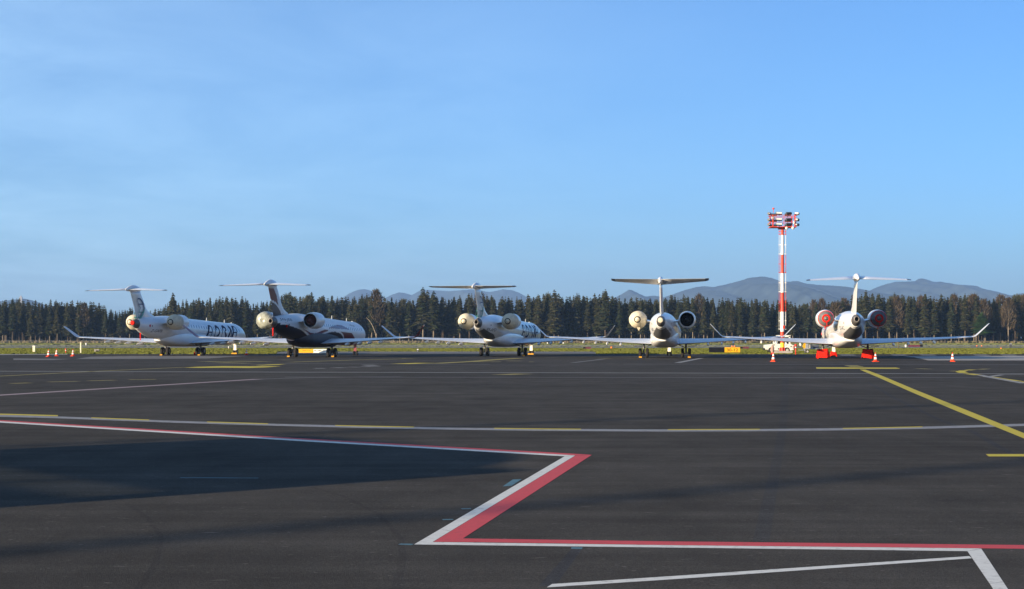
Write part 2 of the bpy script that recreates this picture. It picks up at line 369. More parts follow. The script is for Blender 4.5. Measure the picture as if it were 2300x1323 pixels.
line('pale_pink_line', [(-700, 933), (0, 889), (300, 870), (580, 852.6)], 0.5, PP)
line('faint_white_line', [(580, 852.6), (700, 849), (900, 847)], 0.35, PF)
line('faded_yellow_line', [(-300, 861), (0, 845.7), (200, 835.5), (415, 825.5)], 0.4, PYF)
for a, b in (((25, 862.5), (68, 861)), ((109, 859), (176, 857.5)), ((199, 856.3), (258, 855)), ((290, 853.8), (350, 853))):
    line('faded_yellow_dash', [a, b], 0.5, PYF)
poly('yellow_lead_line', [(412, 826.3), (440, 824.6), (500, 823.0), (560, 823.4), (632, 823.2), (600, 825.8), (560, 827.2), (500, 826.6), (450, 827)], PY)
poly('yellow_lead_line', [(574, 820.6), (600, 819.3), (642, 818.2), (625, 820.3), (590, 821.6)], PY)
for a, b in (((455, 812.5), (530, 814)), ((520, 811.5), (600, 813)), ((490, 815.5), (560, 816.5)), ((575, 820), (610, 820.5)), ((640, 809), (652, 809.3))):
    line('faded_yellow_dash', [a, b], 1.3, PYF)
line('faded_yellow_line', [(650, 814), (800, 809), (930, 806)], 0.8, PYF)
line('yellow_stand_line', [(976, 817), (1060, 812.5), (1110, 808.5), (1168, 804.8)], 1.2, PYF)
line('yellow_stand_line', [(1046, 813.2), (1125, 813)], 1.3, PYF)
line('yellow_stand_line', [(898, 818), (955, 815.8)], 1.6, PY)
for a, b in (((902, 805.8), (912, 805.8)), ((1150, 811), (1160, 811.5)), ((1188, 813.2), (1200, 813.2)), ((1353, 805.8), (1368, 805.6)), ((1125, 842.5), (1178, 840.5))):
    line('faded_yellow_dash', [a, b], 1.2, PYF)
for a, b in (((706, 828.4), (730, 828.2)), ((752, 826.8), (771, 826.3)), ((787, 825.4), (802, 825)), ((817, 824.3), (830, 824)), ((834, 823.4), (843, 822.6)), ((824, 820.3), (836, 821.4))):
    line('white_dash', [a, b], 0.9, PT)
line('faint_white_line', [(1286, 815.3), (1356, 807)], 0.5, PF); line('faint_white_line', [(1521, 815.5), (1576, 804.8)], 0.5, PT)
for u in (1903, 2020, 2083, 2204, 2265): line('white_dash', [(u - 4, 797.0), (u + 5, 798.6)], 1.6, PT)
# long yellow taxi line on the right
ribbon('yellow_taxi_line', [(1944, 831), (1975, 842.5), (2060, 878.5), (2150, 914.5), (2300, 975.5), (2600, 1084)], [(1931, 831), (1972, 848.5), (2055, 885.5), (2145, 923.5), (2300, 987.5), (2600, 1108)], PY, MK + .0009)
ribbon('yellow_stop_bar', [(1833, 825.7), (1990, 826.4), (2012, 826.2), (2021, 827.9)], [(1834, 828.9), (1990, 829), (2012, 829.0), (2021, 828.6)], PY)
line('yellow_dash', [(1910, 821.3), (1926, 824.6)], 0.9, PYF)
poly('yellow_bar', [(2214, 1023), (2700, 1023), (2700, 1028.6), (2221, 1028.3)], PY)
for a, b in (((2165, 833), (2156, 836)), ((2156, 836), (2166, 838.6)), ((2173, 840), (2198, 843.4)), ((2218, 847), (2240, 850)), ((2240, 850.6), (2285, 857)), ((2285, 858), (2400, 872)),
             ((2172, 832.4), (2185, 831)), ((2200, 830.5), (2217, 829.2)), ((2060, 828.5), (2090, 829.8)), ((2140, 834), (2150, 834.5)), ((2132, 813.6), (2181, 813.6))):
    line('yellow_dash', [a, b], 0.5, PYF if a[1] < 831 else PY)
line('faint_white_line', [(2200, 843), (2222, 848), (2300, 862)], 0.35, PT); line('faint_white_line', [(2222, 847), (2250, 842.6), (2400, 841)], 0.35, PT)
# concrete slabs, light tarmac
poly('concrete_slab', [(2055, 803.3), (2080, 803), (2700, 803.2), (2700, 810.2), (2085, 810.0)], PCON)
poly('concrete_slab', [(2030, 801), (2700, 797.6), (2700, 803), (2057, 803.2)], PCON, MK + .0006)
poly('worn_tarmac_patch', [(205, 801.5), (300, 800.2), (560, 799.4), (470, 805.6), (330, 806.6), (170, 806.8)], PCON2)
poly('worn_tarmac_patch', [(30, 805.6), (160, 806.6), (120, 809), (30, 809)], PCON2)
poly('concrete_kerb_strip', [(-300, 797.4), (152, 795.4), (150, 796.7), (-300, 798.8)], PCON, MK + .0014)
# faded teal survey marks, seams
poly('faded_teal_mark', [(1129, 1096.5), (1152, 1080.6), (1172, 1080), (1149, 1095)], PB)
line('faded_teal_mark', [(1036, 1147.5), (1058, 1147)], 0.08, PB); line('faded_teal_mark', [(994, 1172), (1018, 1171.5)], 0.08, PB)
line('faded_teal_mark', [(897, 1227.5), (927, 1228.6)], 0.08, PB); line('faded_teal_mark', [(1283, 1236.5), (1308, 1236.8)], 0.11, PB)
line('faded_teal_mark', [(405, 1076.5), (580, 1077.5)], 0.07, PB)
poly('faded_blue_stripe', [(1209, 1323), (1283, 1239), (1307, 1239), (1246, 1323)], PBF, MK - .0018)
poly('faded_blue_stripe', [(1757, 850), (1772, 850), (1768, 958), (1756, 1040), (1728, 1222), (1690, 1222), (1733, 1040), (1750, 958)], asphalt_material('worn_seam', (0.053, 0.0525, 0.052)), MK - .0018)
line('asphalt_seam', [(1950, 860), (2010, 896), (2110, 945), (2185, 972), (2250, 1010), (2300, 1035)], 0.12, PBF, MK - .0018)
line('asphalt_seam', [(700, 1098), (770, 1118), (850, 1158), (900, 1215), (905, 1262), (888, 1330)], 0.06, PSEAM, MK - .0017)
line('asphalt_seam', [(283, 1135), (330, 1165), (362, 1210), (350, 1270), (300, 1340)], 0.05, PSEAM, MK - .0017)
line('asphalt_seam', [(1885, 895), (1935, 898), (1958, 903), (1945, 912)], 0.10, PSEAM, MK - .0017)
for a, b in (((1500, 948), (1530, 950)), ((1845, 884), (1895, 886)), ((1860, 871.5), (1880, 872)), ((2120, 1127), (2146, 1128.5))):
    line('skid_mark', [a, b], 0.35, PSEAM, MK - .0017)

# ------------------------------------------------------------------ grass (real upright tufts)
def tuft_field(name, n, y0, y1, hgt, wid, cols, xs=1.12, avoid=None, xoff=0, label=None, inv=True):
    r = nrs.rand(n, 6)
    y = 1 / (1 / y0 + (1 / y1 - 1 / y0) * r[:, 0]) if inv else y0 + (y1 - y0) * r[:, 0]
    x = (r[:, 1] * 2 - 1) * y * 0.33 * xs + xoff
    keep = np.ones(n, bool)
    if avoid: keep = ~avoid(x, y)
    x, y, r = x[keep], y[keep], r[keep]; n = len(x)
    patch = 0.5 + 0.5 * np.sin(x * 0.11 + 2 * np.sin(y * 0.05)) * np.sin(y * 0.09 + x * 0.023)
    hh = hgt * (0.6 + 0.6 * r[:, 2]) * (0.9 + 0.2 * patch); w = wid * (0.6 + 0.9 * r[:, 3]); a = (r[:, 4] - 0.5) * 2.2
    dxx, dyy = np.cos(a) * w / 2, np.sin(a) * w / 2; lean = (r[:, 5] - .5) * hh * 0.8
    V = np.empty((n, 4, 3)); z0 = np.full(n, 0.0)
    V[:, 0] = np.stack([x - dxx, y - dyy, z0], 1); V[:, 1] = np.stack([x + dxx, y + dyy, z0], 1)
    V[:, 2] = np.stack([x + dxx * .7 + lean, y + dyy * .7, hh], 1); V[:, 3] = np.stack([x - dxx * .7 + lean, y - dyy * .7, hh * .86], 1)
    me = bpy.data.meshes.new(name); me.from_pydata(V.reshape(-1, 3).tolist(), [], np.arange(n * 4).reshape(-1, 4).tolist())
    t = np.clip(0.55 * r[:, 3] + 0.6 * patch - 0.1, 0, 1)[:, None]; c = np.array(cols[0]) * (1 - t) + np.array(cols[1]) * t
    at = me.color_attributes.new('paint', 'FLOAT_COLOR', 'POINT')
    at.data.foreach_set('color', np.repeat(np.concatenate([c, np.ones((n, 1))], 1), 4, 0).ravel())
    me.materials.append(M['tuft']); o = link(name, me); tag(o, label, 'grass', kind='stuff'); return o
M['tuft'] = material('grass_blades', (0.1, 0.1, 0.05), 0.85, 0.15, attr='paint')
def on_road(x, y):
    u = 1150 + F * x / y; v = VH + F * H / y
    return (u > 620) & (u < 1340) & (v > 789.8)
tuft_field('grass', 110000, yE + 1.5, 334, 0.085, 0.35, ((0.105, 0.110, 0.020), (0.075, 0.090, 0.016)), avoid=on_road, label='bright green mown grass strip along the far edge of the apron')
tuft_field('grass', 9000, 397, 441, 0.11, 0.8, ((0.12, 0.12, 0.05), (0.10, 0.115, 0.04)), label='thin pale grass strip between the two far paved strips')
tuft_field('grass', 30000, 517, 752, 0.16, 1.4, ((0.115, 0.120, 0.045), (0.085, 0.105, 0.035)), label='pale olive grass between the runway and the forest')
tuft_field('undergrowth', 14000, 738, 764, 0.9, 1.3, ((0.15, 0.115, 0.06), (0.10, 0.09, 0.04)), label='tan dry undergrowth at the foot of the forest', inv=False)
# ------------------------------------------------------------------ forest
SKY = [(-400, 668), (0, 672), (30, 666), (60, 668), (110, 672), (150, 668), (190, 674), (228, 674), (240, 690), (275, 692), (290, 688), (345, 692), (362, 684), (388, 655), (400, 676), (420, 668), (470, 664), (500, 662), (520, 661), (545, 664), (570, 672), (610, 668),
       (650, 655), (665, 668), (700, 655), (725, 660), (760, 658), (790, 664), (830, 652), (850, 650), (870, 664), (900, 672), (930, 668), (950, 646), (975, 652), (1000, 668), (1030, 660), (1060, 656), (1100, 658), (1150, 664), (1200, 660), (1245, 650), (1270, 662),
       (1290, 652), (1320, 660), (1360, 649), (1385, 662), (1430, 664), (1470, 668), (1510, 660), (1560, 660), (1590, 664), (1640, 666), (1680, 664), (1720, 668), (1750, 672), (1790, 674), (1830, 670), (1870, 672), (1900, 664), (1945, 652), (1965, 654), (1990, 660), (2010, 656), (2030, 656),
       (2070, 657), (2100, 662), (2130, 656), (2170, 657), (2200, 658), (2215, 670), (2240, 664), (2290, 660), (2320, 656), (2800, 662)]
def sky_v(u):
    for (a, b), (c, d) in zip(SKY, SKY[1:]):
        if a <= u <= c: return b + (d - b) * (u - a) / (c - a)
    return 666

def leaf_material(name, c1, c2):
    m = bpy.data.materials.new(name); m.use_nodes = True; n, l = m.node_tree.nodes, m.node_tree.links
    b = n['Principled BSDF']; b.inputs['Roughness'].default_value = 0.9; b.inputs['Specular IOR Level'].default_value = 0.12
    a = n.new('ShaderNodeAttribute'); a.attribute_name = 'tint'
    oi = n.new('ShaderNodeObjectInfo'); mx = n.new('ShaderNodeMixRGB'); mx.inputs[1].default_value = (*c1, 1); mx.inputs[2].default_value = (*c2, 1)
    ad = n.new('ShaderNodeMath'); ad.operation = 'MULTIPLY_ADD'; ad.inputs[1].default_value = 0.55
    sp = n.new('ShaderNodeSeparateColor'); l.new(a.outputs['Color'], sp.inputs[0]); l.new(sp.outputs[1], ad.inputs[2])
    mu = n.new('ShaderNodeMath'); mu.operation = 'SUBTRACT'; mu.inputs[1].default_value = 0.5; l.new(oi.outputs['Random'], mu.inputs[0])
    l.new(mu.outputs[0], ad.inputs[0]); l.new(ad.outputs[0], mx.inputs[0])
    sc = n.new('ShaderNodeVectorMath'); sc.operation = 'SCALE'; l.new(mx.outputs[0], sc.inputs[0]); l.new(sp.outputs[0], sc.inputs['Scale'])
    l.new(sc.outputs[0], b.inputs['Base Color'])
    return m
M['spruce'] = leaf_material('spruce_needles', (0.018, 0.030, 0.012), (0.052, 0.048, 0.021))
M['twigs'] = leaf_material('bare_twigs', (0.050, 0.039, 0.023), (0.078, 0.058, 0.033))

def spruce_arrays(seed, dens=1.0):
    """unit-height (1.0) spruce crown; drooping ragged branch sprays in whorls"""
    r = np.random.RandomState(seed); V, T = [], []
    base = r.uniform(0.19, 0.37); wmax = r.uniform(0.13, 0.195)
    L = int(34 * dens); pw = r.uniform(.58, .88)
    for i in range(L):
        t = (i + r.rand() * .8) / L; z = base + (1 - base) * t
        prof = (1 - t) ** pw * min(1, 0.50 + t * 3.2)
        R0 = wmax * prof + 0.006
        nb = max(4, int((13 if t < .8 else 7) * dens)); a0 = r.rand() * 6.28
        lvl = r.uniform(0.68, 1.25)
        for k in range(nb):
            if r.rand() < 0.10: continue
            a = a0 + 6.283 * k / nb + r.uniform(-.25, .25); ln = R0 * lvl * r.uniform(0.62, 1.2)
            w = ln * r.uniform(0.30, 0.5) + 0.006; dr = ln * r.uniform(0.15, 0.50); up = r.uniform(-.004, .01)
            ca, sa = math.cos(a), math.sin(a); sg = r.uniform(.6, 1.35)
            g = r.rand()
            p0 = (0, 0, z + up); 
            for sgn in (-1, 1):
                m_ = (ca * ln * .58 - sa * w * sgn, sa * ln * .58 + ca * w * sgn, z - dr * .55 - r.uniform(0.004, .016))
                e_ = (ca * ln, sa * ln, z - dr)
                q_ = (ca * ln * .45, sa * ln * .45, z - dr * .12 + .004)
                V += [p0, m_, e_, q_]; T += [(sg, g)] * 4
    return np.array(V), np.array(T)

def bare_arrays(seed):
    """leafless broad tree crown as fine twig sprays"""
    r = np.random.RandomState(seed); V, T = [], []
    n = 900
    for i in range(n):
        t = r.rand() ** .8; z = 0.28 + 0.70 * t; R0 = 0.19 * math.sin(math.pi * (0.16 + 0.80 * t)) ** .75
        a = r.rand() * 6.283; q = R0 * r.rand() ** .45 * r.uniform(.7, 1.12)
        p = np.array([math.cos(a) * q, math.sin(a) * q, z]); d = np.array([math.cos(a) * .5, math.sin(a) * .5, 1.0]) + r.uniform(-.6, .6, 3); d /= np.linalg.norm(d)
        s = np.cross(d, r.uniform(-1, 1, 3)); s /= np.linalg.norm(s); ln = r.uniform(.035, .085); w = r.uniform(.004, .011)
        V += [p - s * w, p + s * w, p + d * ln + s * w * .3, p + d * ln - s * w * .3]; T += [(r.uniform(.6, 1.3), r.rand())] * 4
    return np.array(V), np.array(T)

def quads_mesh(name, V, T, mat):
    me = bpy.data.meshes.new(name); n = len(V); me.vertices.add(n); me.vertices.foreach_set('co', V.astype(np.float32).ravel())
    nf = n // 4; me.loops.add(n); me.loops.foreach_set('vertex_index', np.arange(n, dtype=np.int32))
    me.polygons.add(nf); me.polygons.foreach_set('loop_start', np.arange(0, n, 4, dtype=np.int32)); me.polygons.foreach_set('loop_total', np.full(nf, 4, np.int32))
    me.update(calc_edges=True)
    a = me.color_attributes.new('tint', 'FLOAT_COLOR', 'POINT')
    a.data.foreach_set('color', np.concatenate([T, np.zeros((n, 1)), np.ones((n, 1))], 1).astype(np.float32).ravel())
    me.materials.append(mat); me.validate(); return me

def trunk_mesh(name, mat, seed, h=0.97, bare=False):
    r = random.Random(seed); b = MB()
    bx, by = r.uniform(-.006, .006), r.uniform(-.006, .006)
    b.tube([(0, 0, -0.01), (bx, by, .3), (bx * .5, by * .5, .6), (0, 0, h)], [.0125, .0105, .006, .001], 7)
    for k in range(10 if not bare else 22):
        z = r.uniform(.08, .3) if not bare else r.uniform(.22, .7); a = r.uniform(0, 6.28); ln = r.uniform(.015, .05) if not bare else r.uniform(.08, .17)
        dz = -.01 if not bare else ln * 1.1
        b.tube([(bx * .7, by * .7, z), (math.cos(a) * ln * .6, math.sin(a) * ln * .6, z + dz * .5), (math.cos(a) * ln, math.sin(a) * ln, z + dz)], [.0035, .0022, .0008] if bare else [.0012, .001, .0005], 4)
    return b.mesh(name, mat)

SP = [spruce_arrays(100 + k) for k in range(9)]
SPm = [quads_mesh('crown', V, T, M['spruce']) for V, T in SP]
SPt = [trunk_mesh('trunk', M['bark_pale'] if k % 3 else M['bark'], 300 + k) for k in range(9)]
BR = [bare_arrays(200 + k) for k in range(4)]
BRm = [quads_mesh('crown', V, T, M['twigs']) for V, T in BR]
BRt = [trunk_mesh('trunk', M['bark_pale'], 400 + k, .9, True) for k in range(4)]

ZONES = [(-999, 135, 'left of the leftmost jet'), (135, 455, 'behind the leftmost jet, left of its nose'), (455, 820, 'behind the second jet with the dark livery'), (820, 1210, 'behind the middle jet'),
         (1210, 1690, 'behind the second jet from the right'), (1690, 1800, 'behind the red and white floodlight mast'), (1800, 2120, 'behind the rightmost jet'), (2120, 9999, 'to the right of the rightmost jet')]
def zone(u): return next(z for a, b, z in ZONES if a <= u < b)
def bareness(u): return 0.26 if 1800 < u < 1915 else (0.25 if u > 2215 else (0.2 if 640 < u < 740 else (0.08 if u > 1915 else 0.02)))
def place_tree(u, y, hgt, bare, k, label=None, wide=None):
    x = (u - 1150) * y / F; z = zone(u)
    nm = 'bare_tree' if bare else 'spruce_tree'
    g = ('brown leafless trees ' if bare else 'dark green spruces ') + 'in the forest edge ' + z
    o = bpy.data.objects.new(nm, None); C.objects.link(o); o.location = (x, y, 0); o.rotation_euler = (0, 0, rnd.uniform(0, 6.28))
    wd = wide or (hgt * rnd.uniform(.86, 1.12) if not bare else hgt * rnd.uniform(.8, 1.1)); o.scale = (wd, wd, hgt)
    if label: tag(o, label, 'tree')
    else: tag(o, ('brown leafless tree ' if bare else 'dark green spruce ') + 'in the forest edge ' + z, 'tree', g)
    A = (BRt, BRm) if bare else (SPt, SPm); k %= len(A[1])
    link('trunk', A[0][k], o); link('crown', A[1][k], o)
    return o
# tall trees one can pick out on the skyline
SOLO = [(388, 655, 'tall spruce with ragged tiers standing alone above the forest, right of the leftmost tail fin'),
        (652, 654, 'lone pointed spruce above the forest just right of the dark red tail fin'),
        (950, 645, 'tallest spruce between the second and the middle jet'),
        (974, 653, 'broad tall spruce right beside the tallest one left of the middle jet'),
        (700, 655, 'round-topped spruce above the second jet, under no tailplane'),
        (1360, 649, 'tall broad spruce left of the tail of the second jet from the right'),
        (1245, 649, 'thin pointed spruce above the middle jet nose side wing'),
        (1945, 651, 'dark spruce rising just right of the rightmost tail fin')]
n_ind = 0
for u, v, lb in SOLO:
    y = 752.0; place_tree(u, y, H + (VH - v) * y / F, False, rnd.randrange(9), lb, wide=(H + (VH - v) * y / F) * 1.12); n_ind += 1
row = [(756, 20.5, 0, 1.06), (763, 17.0, 9, .0)]
for y0, du, off, _ in row:
    u = -14 + off
    while u < 2325:
        uu = u + rnd.uniform(-6, 6); y = y0 + rnd.uniform(-3, 4)
        if not any(abs(uu - s[0]) < 9 for s in SOLO):
            drop = rnd.uniform(0, 11) if y0 < 760 else rnd.uniform(-1.5, 10)
            if rnd.random() < .08: drop += rnd.uniform(3, 14)
            v = sky_v(uu) + 1.0 + drop; bare = rnd.random() < bareness(uu)
            place_tree(uu, y, H + (VH - v) * y / F, bare, rnd.randrange(9)); n_ind += 1
        u += du * rnd.uniform(.75, 1.25)
print('individual trees', n_ind)
# deeper rows as one mass
def mass(name, rows, label, spacing):
    VV, TT, tv, tf = [], [], [], []; trunks = MB()
    for y0, extra in rows:
        u = -420
        while u < 2720:
            uu = u + rnd.uniform(-7, 7); y = y0 + rnd.uniform(-4, 4); v = sky_v(uu) + rnd.uniform(1, 15) + extra
            hgt = H + (VH - v) * y / F; bare = rnd.random() < bareness(uu) * .6
            V, T = (BR[rnd.randrange(4)] if bare else SP[rnd.randrange(9)]); a = rnd.uniform(0, 6.28); w = hgt * rnd.uniform(.85, 1.15)
            q = V.copy(); c, s = math.cos(a), math.sin(a); q = np.stack([(V[:, 0] * c - V[:, 1] * s) * w + (uu - 1150) * y / F, (V[:, 0] * s + V[:, 1] * c) * w + y, (V[:, 2] if y0 < 795 else (V[:, 2] - .20) / .80) * hgt], 1)
            T2 = T.copy(); T2[:, 1] = np.clip(T[:, 1] * .6 + rnd.uniform(-.2, .4), 0, 1)
            if bare: T2[:, 0] *= 1.4
            VV.append(q); TT.append(T2)
            x = (uu - 1150) * y / F
            trunks.tube([(x, y, 0), (x, y, hgt * .4)], [hgt * .0095, hgt * .006], 5, cap=False)
            u += spacing * rnd.uniform(.7, 1.3)
    me = quads_mesh(name, np.concatenate(VV), np.concatenate(TT), M['spruce']); o = link(name, me); tag(o, label, 'forest', kind='stuff')
    t = trunks.build('trunks', M['bark'], o); t['kind'] = 'stuff'
    return o
mass('forest', [(772, 0), (781, 1), (791, 2), (802, 4), (814, 6), (828, 8)], 'dense dark mass of spruces deep in the forest behind its edge', 17)
# leaning pale dead trunk
dl = MB(); y = 750
def WP(u, v, y): return ((u - 1150) * y / F, y, H + (VH - v) * y / F)
dl.tube([WP(846, 769.5, y), WP(845, 757, y), WP(842, 744, y), WP(836, 730, y), WP(829, 719, y), WP(822, 713, y)], [.22, .21, .19, .16, .12, .06], 7)
tag(dl.build('dead_trunk', M['bark_pale']), 'pale bare leaning trunk curving before the forest between the second and middle jets', 'tree trunk')
# small yellow-green tree behind the leftmost jet
for u, v, w in ((344, 706, 1.0), (2205, 700, 3.0)):
    y = 748; hgt = H + (VH - v) * y / F
    o = empty('young_tree', ((u - 1150) * y / F, y, 0), 0, 'small yellow-green young tree at the forest edge ' + ('behind the leftmost jet' if u < 1000 else 'right of the rightmost winglet'), 'tree')
    V, T = SP[3]; me = quads_mesh('crown', V * np.array([hgt * w * .9, hgt * w * .9, hgt]), T, leaf_material('young_leaves', (0.11, 0.13, 0.02), (0.08, 0.11, 0.025)) if u < 1000 else leaf_material('green_leaves', (0.035, 0.085, 0.02), (0.05, 0.09, 0.03)))
    link('crown', me, o); b = MB(); b.tube([(0, 0, 0), (0, 0, hgt * .8)], [.12, .03], 6); b.build('trunk', M['bark'], o)
# perimeter fence in front of the forest
fo = empty('perimeter_fence', ((150 - 1150) * 735 / F, 735, 0), 0, 'low wire fence on pale posts along the foot of the forest', 'fence')
fm = MB(); fm.box((0, 0, .7), (.16, .16, 1.5)); fme = fm.mesh('post', M['bark_pale'])
for k in range(96):
    link('post', fme, fo, (-30 + k * 5.3, rnd.uniform(-.2, .2), 0))
fw = MB()
for z in (.45, .9, 1.3): fw.tube([(-30, 0, z), (474, 0, z)], .018, 4)
fw.build('wire', M['galv'], fo)

# ------------------------------------------------------------------ mountains
def ridge(name, pts, y, depth, seed, mat, base_v=690):
    r = np.random.RandomState(seed); u0, u1 = pts[0][0], pts[-1][0]; n = int((u1 - u0) / 3) + 1; us = np.linspace(u0, u1, n)
    vr = np.interp(us, [p[0] for p in pts], [p[1] for p in pts])
    ph = r.rand(40) * 6.28
    def nz(u, row): return sum(math.sin(u * .02 * (1.6 ** k) + ph[k] + row * .28 * (1.3 ** k)) / (1.45 ** k) for k in range(7))
    rows = 26; V = []
    for j in range(rows):
        t = j / (rows - 3)
        for i, u in enumerate(us):
            yy = y - depth * (1 - t); Hr = H + (VH - vr[i]) * y / F
            hh = Hr * (t ** .85 if t <= 1 else 1 - (t - 1) * 3) 
            k = math.sin(min(t, 1) * math.pi)
            hh += Hr * .085 * k * nz(u + 30 * t, j) + Hr * .004 * (r.rand() - .5) * 2
            V.append(((u - 1150) * y / F, yy + depth * .02 * nz(u * .7, j + 9) * k, max(hh, -2)))
    Fc = [(j * n + i, j * n + i + 1, (j + 1) * n + i + 1, (j + 1) * n + i) for j in range(rows - 1) for i in range(n - 1)]
    me = bpy.data.meshes.new(name); me.from_pydata(V, [], Fc); me.materials.append(mat); me.polygons.foreach_set('use_smooth', [True] * len(Fc)); me.update()
    o = link(name, me); o['kind'] = 'structure'; return o
M['mountain'] = material('wooded_mountain', (0.042, 0.056, 0.055), 0.95, 0.05, noise=0.6, nscale=0.010)
ridge('mountain', [(1180, 700), (1330, 690), (1370, 676), (1390, 664), (1402, 657), (1413, 650), (1422, 653), (1432, 658), (1450, 666), (1470, 664), (1490, 668), (1515, 660), (1540, 651), (1562, 645), (1580, 643), (1602, 645), (1625, 640), (1650, 634), (1668, 629), (1682, 624), (1700, 622), (1716, 621), (1735, 625), (1752, 634), (1765, 633),
                   (1790, 631), (1812, 637), (1850, 641), (1880, 642), (1902, 644), (1930, 650), (1960, 655), (2000, 662), (2100, 680)], 9000, 2600, 5, M['mountain'])
ridge('mountain', [(1880, 690), (1930, 662), (1950, 654), (1968, 646), (1990, 638), (2012, 633), (2040, 632), (2055, 631), (2063, 626), (2070, 625), (2080, 627), (2095, 633), (2115, 633), (2150, 639), (2180, 641), (2192, 642), (2205, 647), (2216, 655), (2240, 664), (2262, 668), (2285, 660), (2330, 654), (2500, 650), (2800, 670)], 9800, 2400, 8, M['mountain'])
ridge('hills', [(650, 700), (740, 676), (770, 668), (790, 656), (805, 651), (818, 649), (832, 652), (848, 660), (866, 669), (880, 662), (895, 657), (905, 657), (925, 663), (940, 654), (952, 651), (975, 652), (1010, 654), (1060, 650), (1100, 656), (1130, 650), (1150, 652), (1165, 657), (1185, 668), (1250, 684), (1400, 700)], 11500, 2400, 12, M['mountain'])
ridge('hills', [(-500, 690), (-200, 672), (0, 677), (30, 673), (55, 671), (75, 675), (110, 688), (200, 700)], 7600, 1800, 15, M['mountain'])
tw = MB(); tp = WP(47, 672, 7000); tw.box((tp[0], tp[1], tp[2] - 8), (12, 12, 36)); tw.box((tp[0], tp[1], tp[2] + 13), (7, 7, 8), taper=.2)
tag(tw.build('church_tower', M['concrete']), 'tiny pale tower on the hazy hill above the trees at the far left', 'tower')
# ------------------------------------------------------------------ jets  (body frame: X right, Y forward, Z up, origin on the ground between the main wheels)
FUS = [(20.15, 1.98, .03, .03), (20.05, 2.0, .17, .16), (19.75, 2.04, .36, .33), (19.2, 2.12, .60, .55), (18.5, 2.22, .84, .78), (17.6, 2.33, 1.06, 1.03), (16.6, 2.40, 1.21, 1.21), (15.4, 2.45, 1.31, 1.31), (14.2, 2.41, 1.345, 1.345),
       (10, 2.52, 1.345, 1.345), (4, 2.69, 1.345, 1.345), (-2, 2.88, 1.345, 1.345), (-5, 2.99, 1.33, 1.34), (-7, 3.03, 1.27, 1.27), (-8.5, 3.05, 1.17, 1.17), (-10, 3.13, 1.0, 1.02), (-11.3, 3.24, .80, .86), (-12.3, 3.34, .58, .66), (-12.95, 3.40, .42, .52), (-13.0, 3.405, .41, .51)]
_Y = np.array([p[0] for p in FUS])[::-1]; _P = np.array([p[1:] for p in FUS])[::-1]
def fus(Y):
    """smooth interpolation of centre height and radii"""
    i = int(np.clip(np.searchsorted(_Y, Y) - 1, 0, len(_Y) - 2)); t = (Y - _Y[i]) / (_Y[i + 1] - _Y[i])
    m0 = (_P[i + 1] - _P[max(i - 1, 0)]) / (_Y[i + 1] - _Y[max(i - 1, 0)]); i2 = min(i + 2, len(_Y) - 1); m1 = (_P[i2] - _P[i]) / (_Y[i2] - _Y[i]); d = _Y[i + 1] - _Y[i]
    if i == 0: m0 = (_P[1] - _P[0]) / d
    return (2 * t**3 - 3 * t**2 + 1) * _P[i] + (t**3 - 2 * t**2 + t) * d * m0 + (-2 * t**3 + 3 * t**2) * _P[i + 1] + (t**3 - t**2) * d * m1
def skin(Y, z, side, out=0.006):
    zc, rx, rz = fus(Y); q = max(0.0, 1 - ((z - zc) / rz) ** 2); return side * (rx * math.sqrt(q) + out)

def pl_interp(pts, Y):
    return float(np.interp(Y, [p[0] for p in pts], [p[1] for p in pts]))
WHITE = (0.74, 0.74, 0.73); NAVY = (0.005, 0.007, 0.022); DRED = (0.13, 0.010, 0.013)
LOW = [(-13.2, 3.10), (-12.0, 3.18), (-11.2, 3.16), (-9.9, 2.98), (-7.9, 2.70), (-5.8, 2.26), (-4.7, 2.02), (-3.3, 1.98), (-1.8, 2.08), (.4, 2.38), (1.9, 2.53), (3.7, 2.58), (5.2, 2.50), (6.3, 2.34), (7.2, 2.10), (7.8, 1.85), (8.3, 1.5), (8.8, 1.0)]
REDT = [(-12, 3.32), (-11.6, 3.40), (-10.2, 3.16), (-8.2, 2.92), (-6.1, 2.62), (-4.7, 2.43), (-3.4, 2.40), (-2.5, 2.46), (-1.4, 2.64), (-.3, 2.76), (2.7, 2.66), (5.9, 2.60), (10.5, 2.49), (12.6, 1.79), (13.6, 1.2), (14, .9)]
ARC = [(1.0, 2.80), (1.8, 3.02), (2.9, 3.17), (5.1, 3.30), (7.2, 3.25), (8.8, 3.02), (10.2, 2.76)]
def paint_dark(Y, z, X):
    lo = pl_interp(LOW, Y)
    if Y < 8.6 and z < lo: return NAVY
    if Y < 8.9 and z < lo + .19: return WHITE if Y > -12.5 else NAVY
    if z < pl_interp(REDT, Y): return DRED if -11.6 < Y < 13.8 else WHITE
    if 1.0 < Y < 10.2 and z < pl_interp(ARC, Y):
        if z > 2.96 - (Y - 1) * .012 or (z > 2.86 and (Y * 1.25) % 1 < .42): return (0.15, 0.010, 0.030)
    if z > 0 and Y > 18.6 and z < 2.1: return DRED
    if 14.5 < Y < 18.6 and z < 1.35: return DRED
    return WHITE

_cache = {}
def shared(key, fn):
    if key not in _cache: _cache[key] = fn()
    return _cache[key]

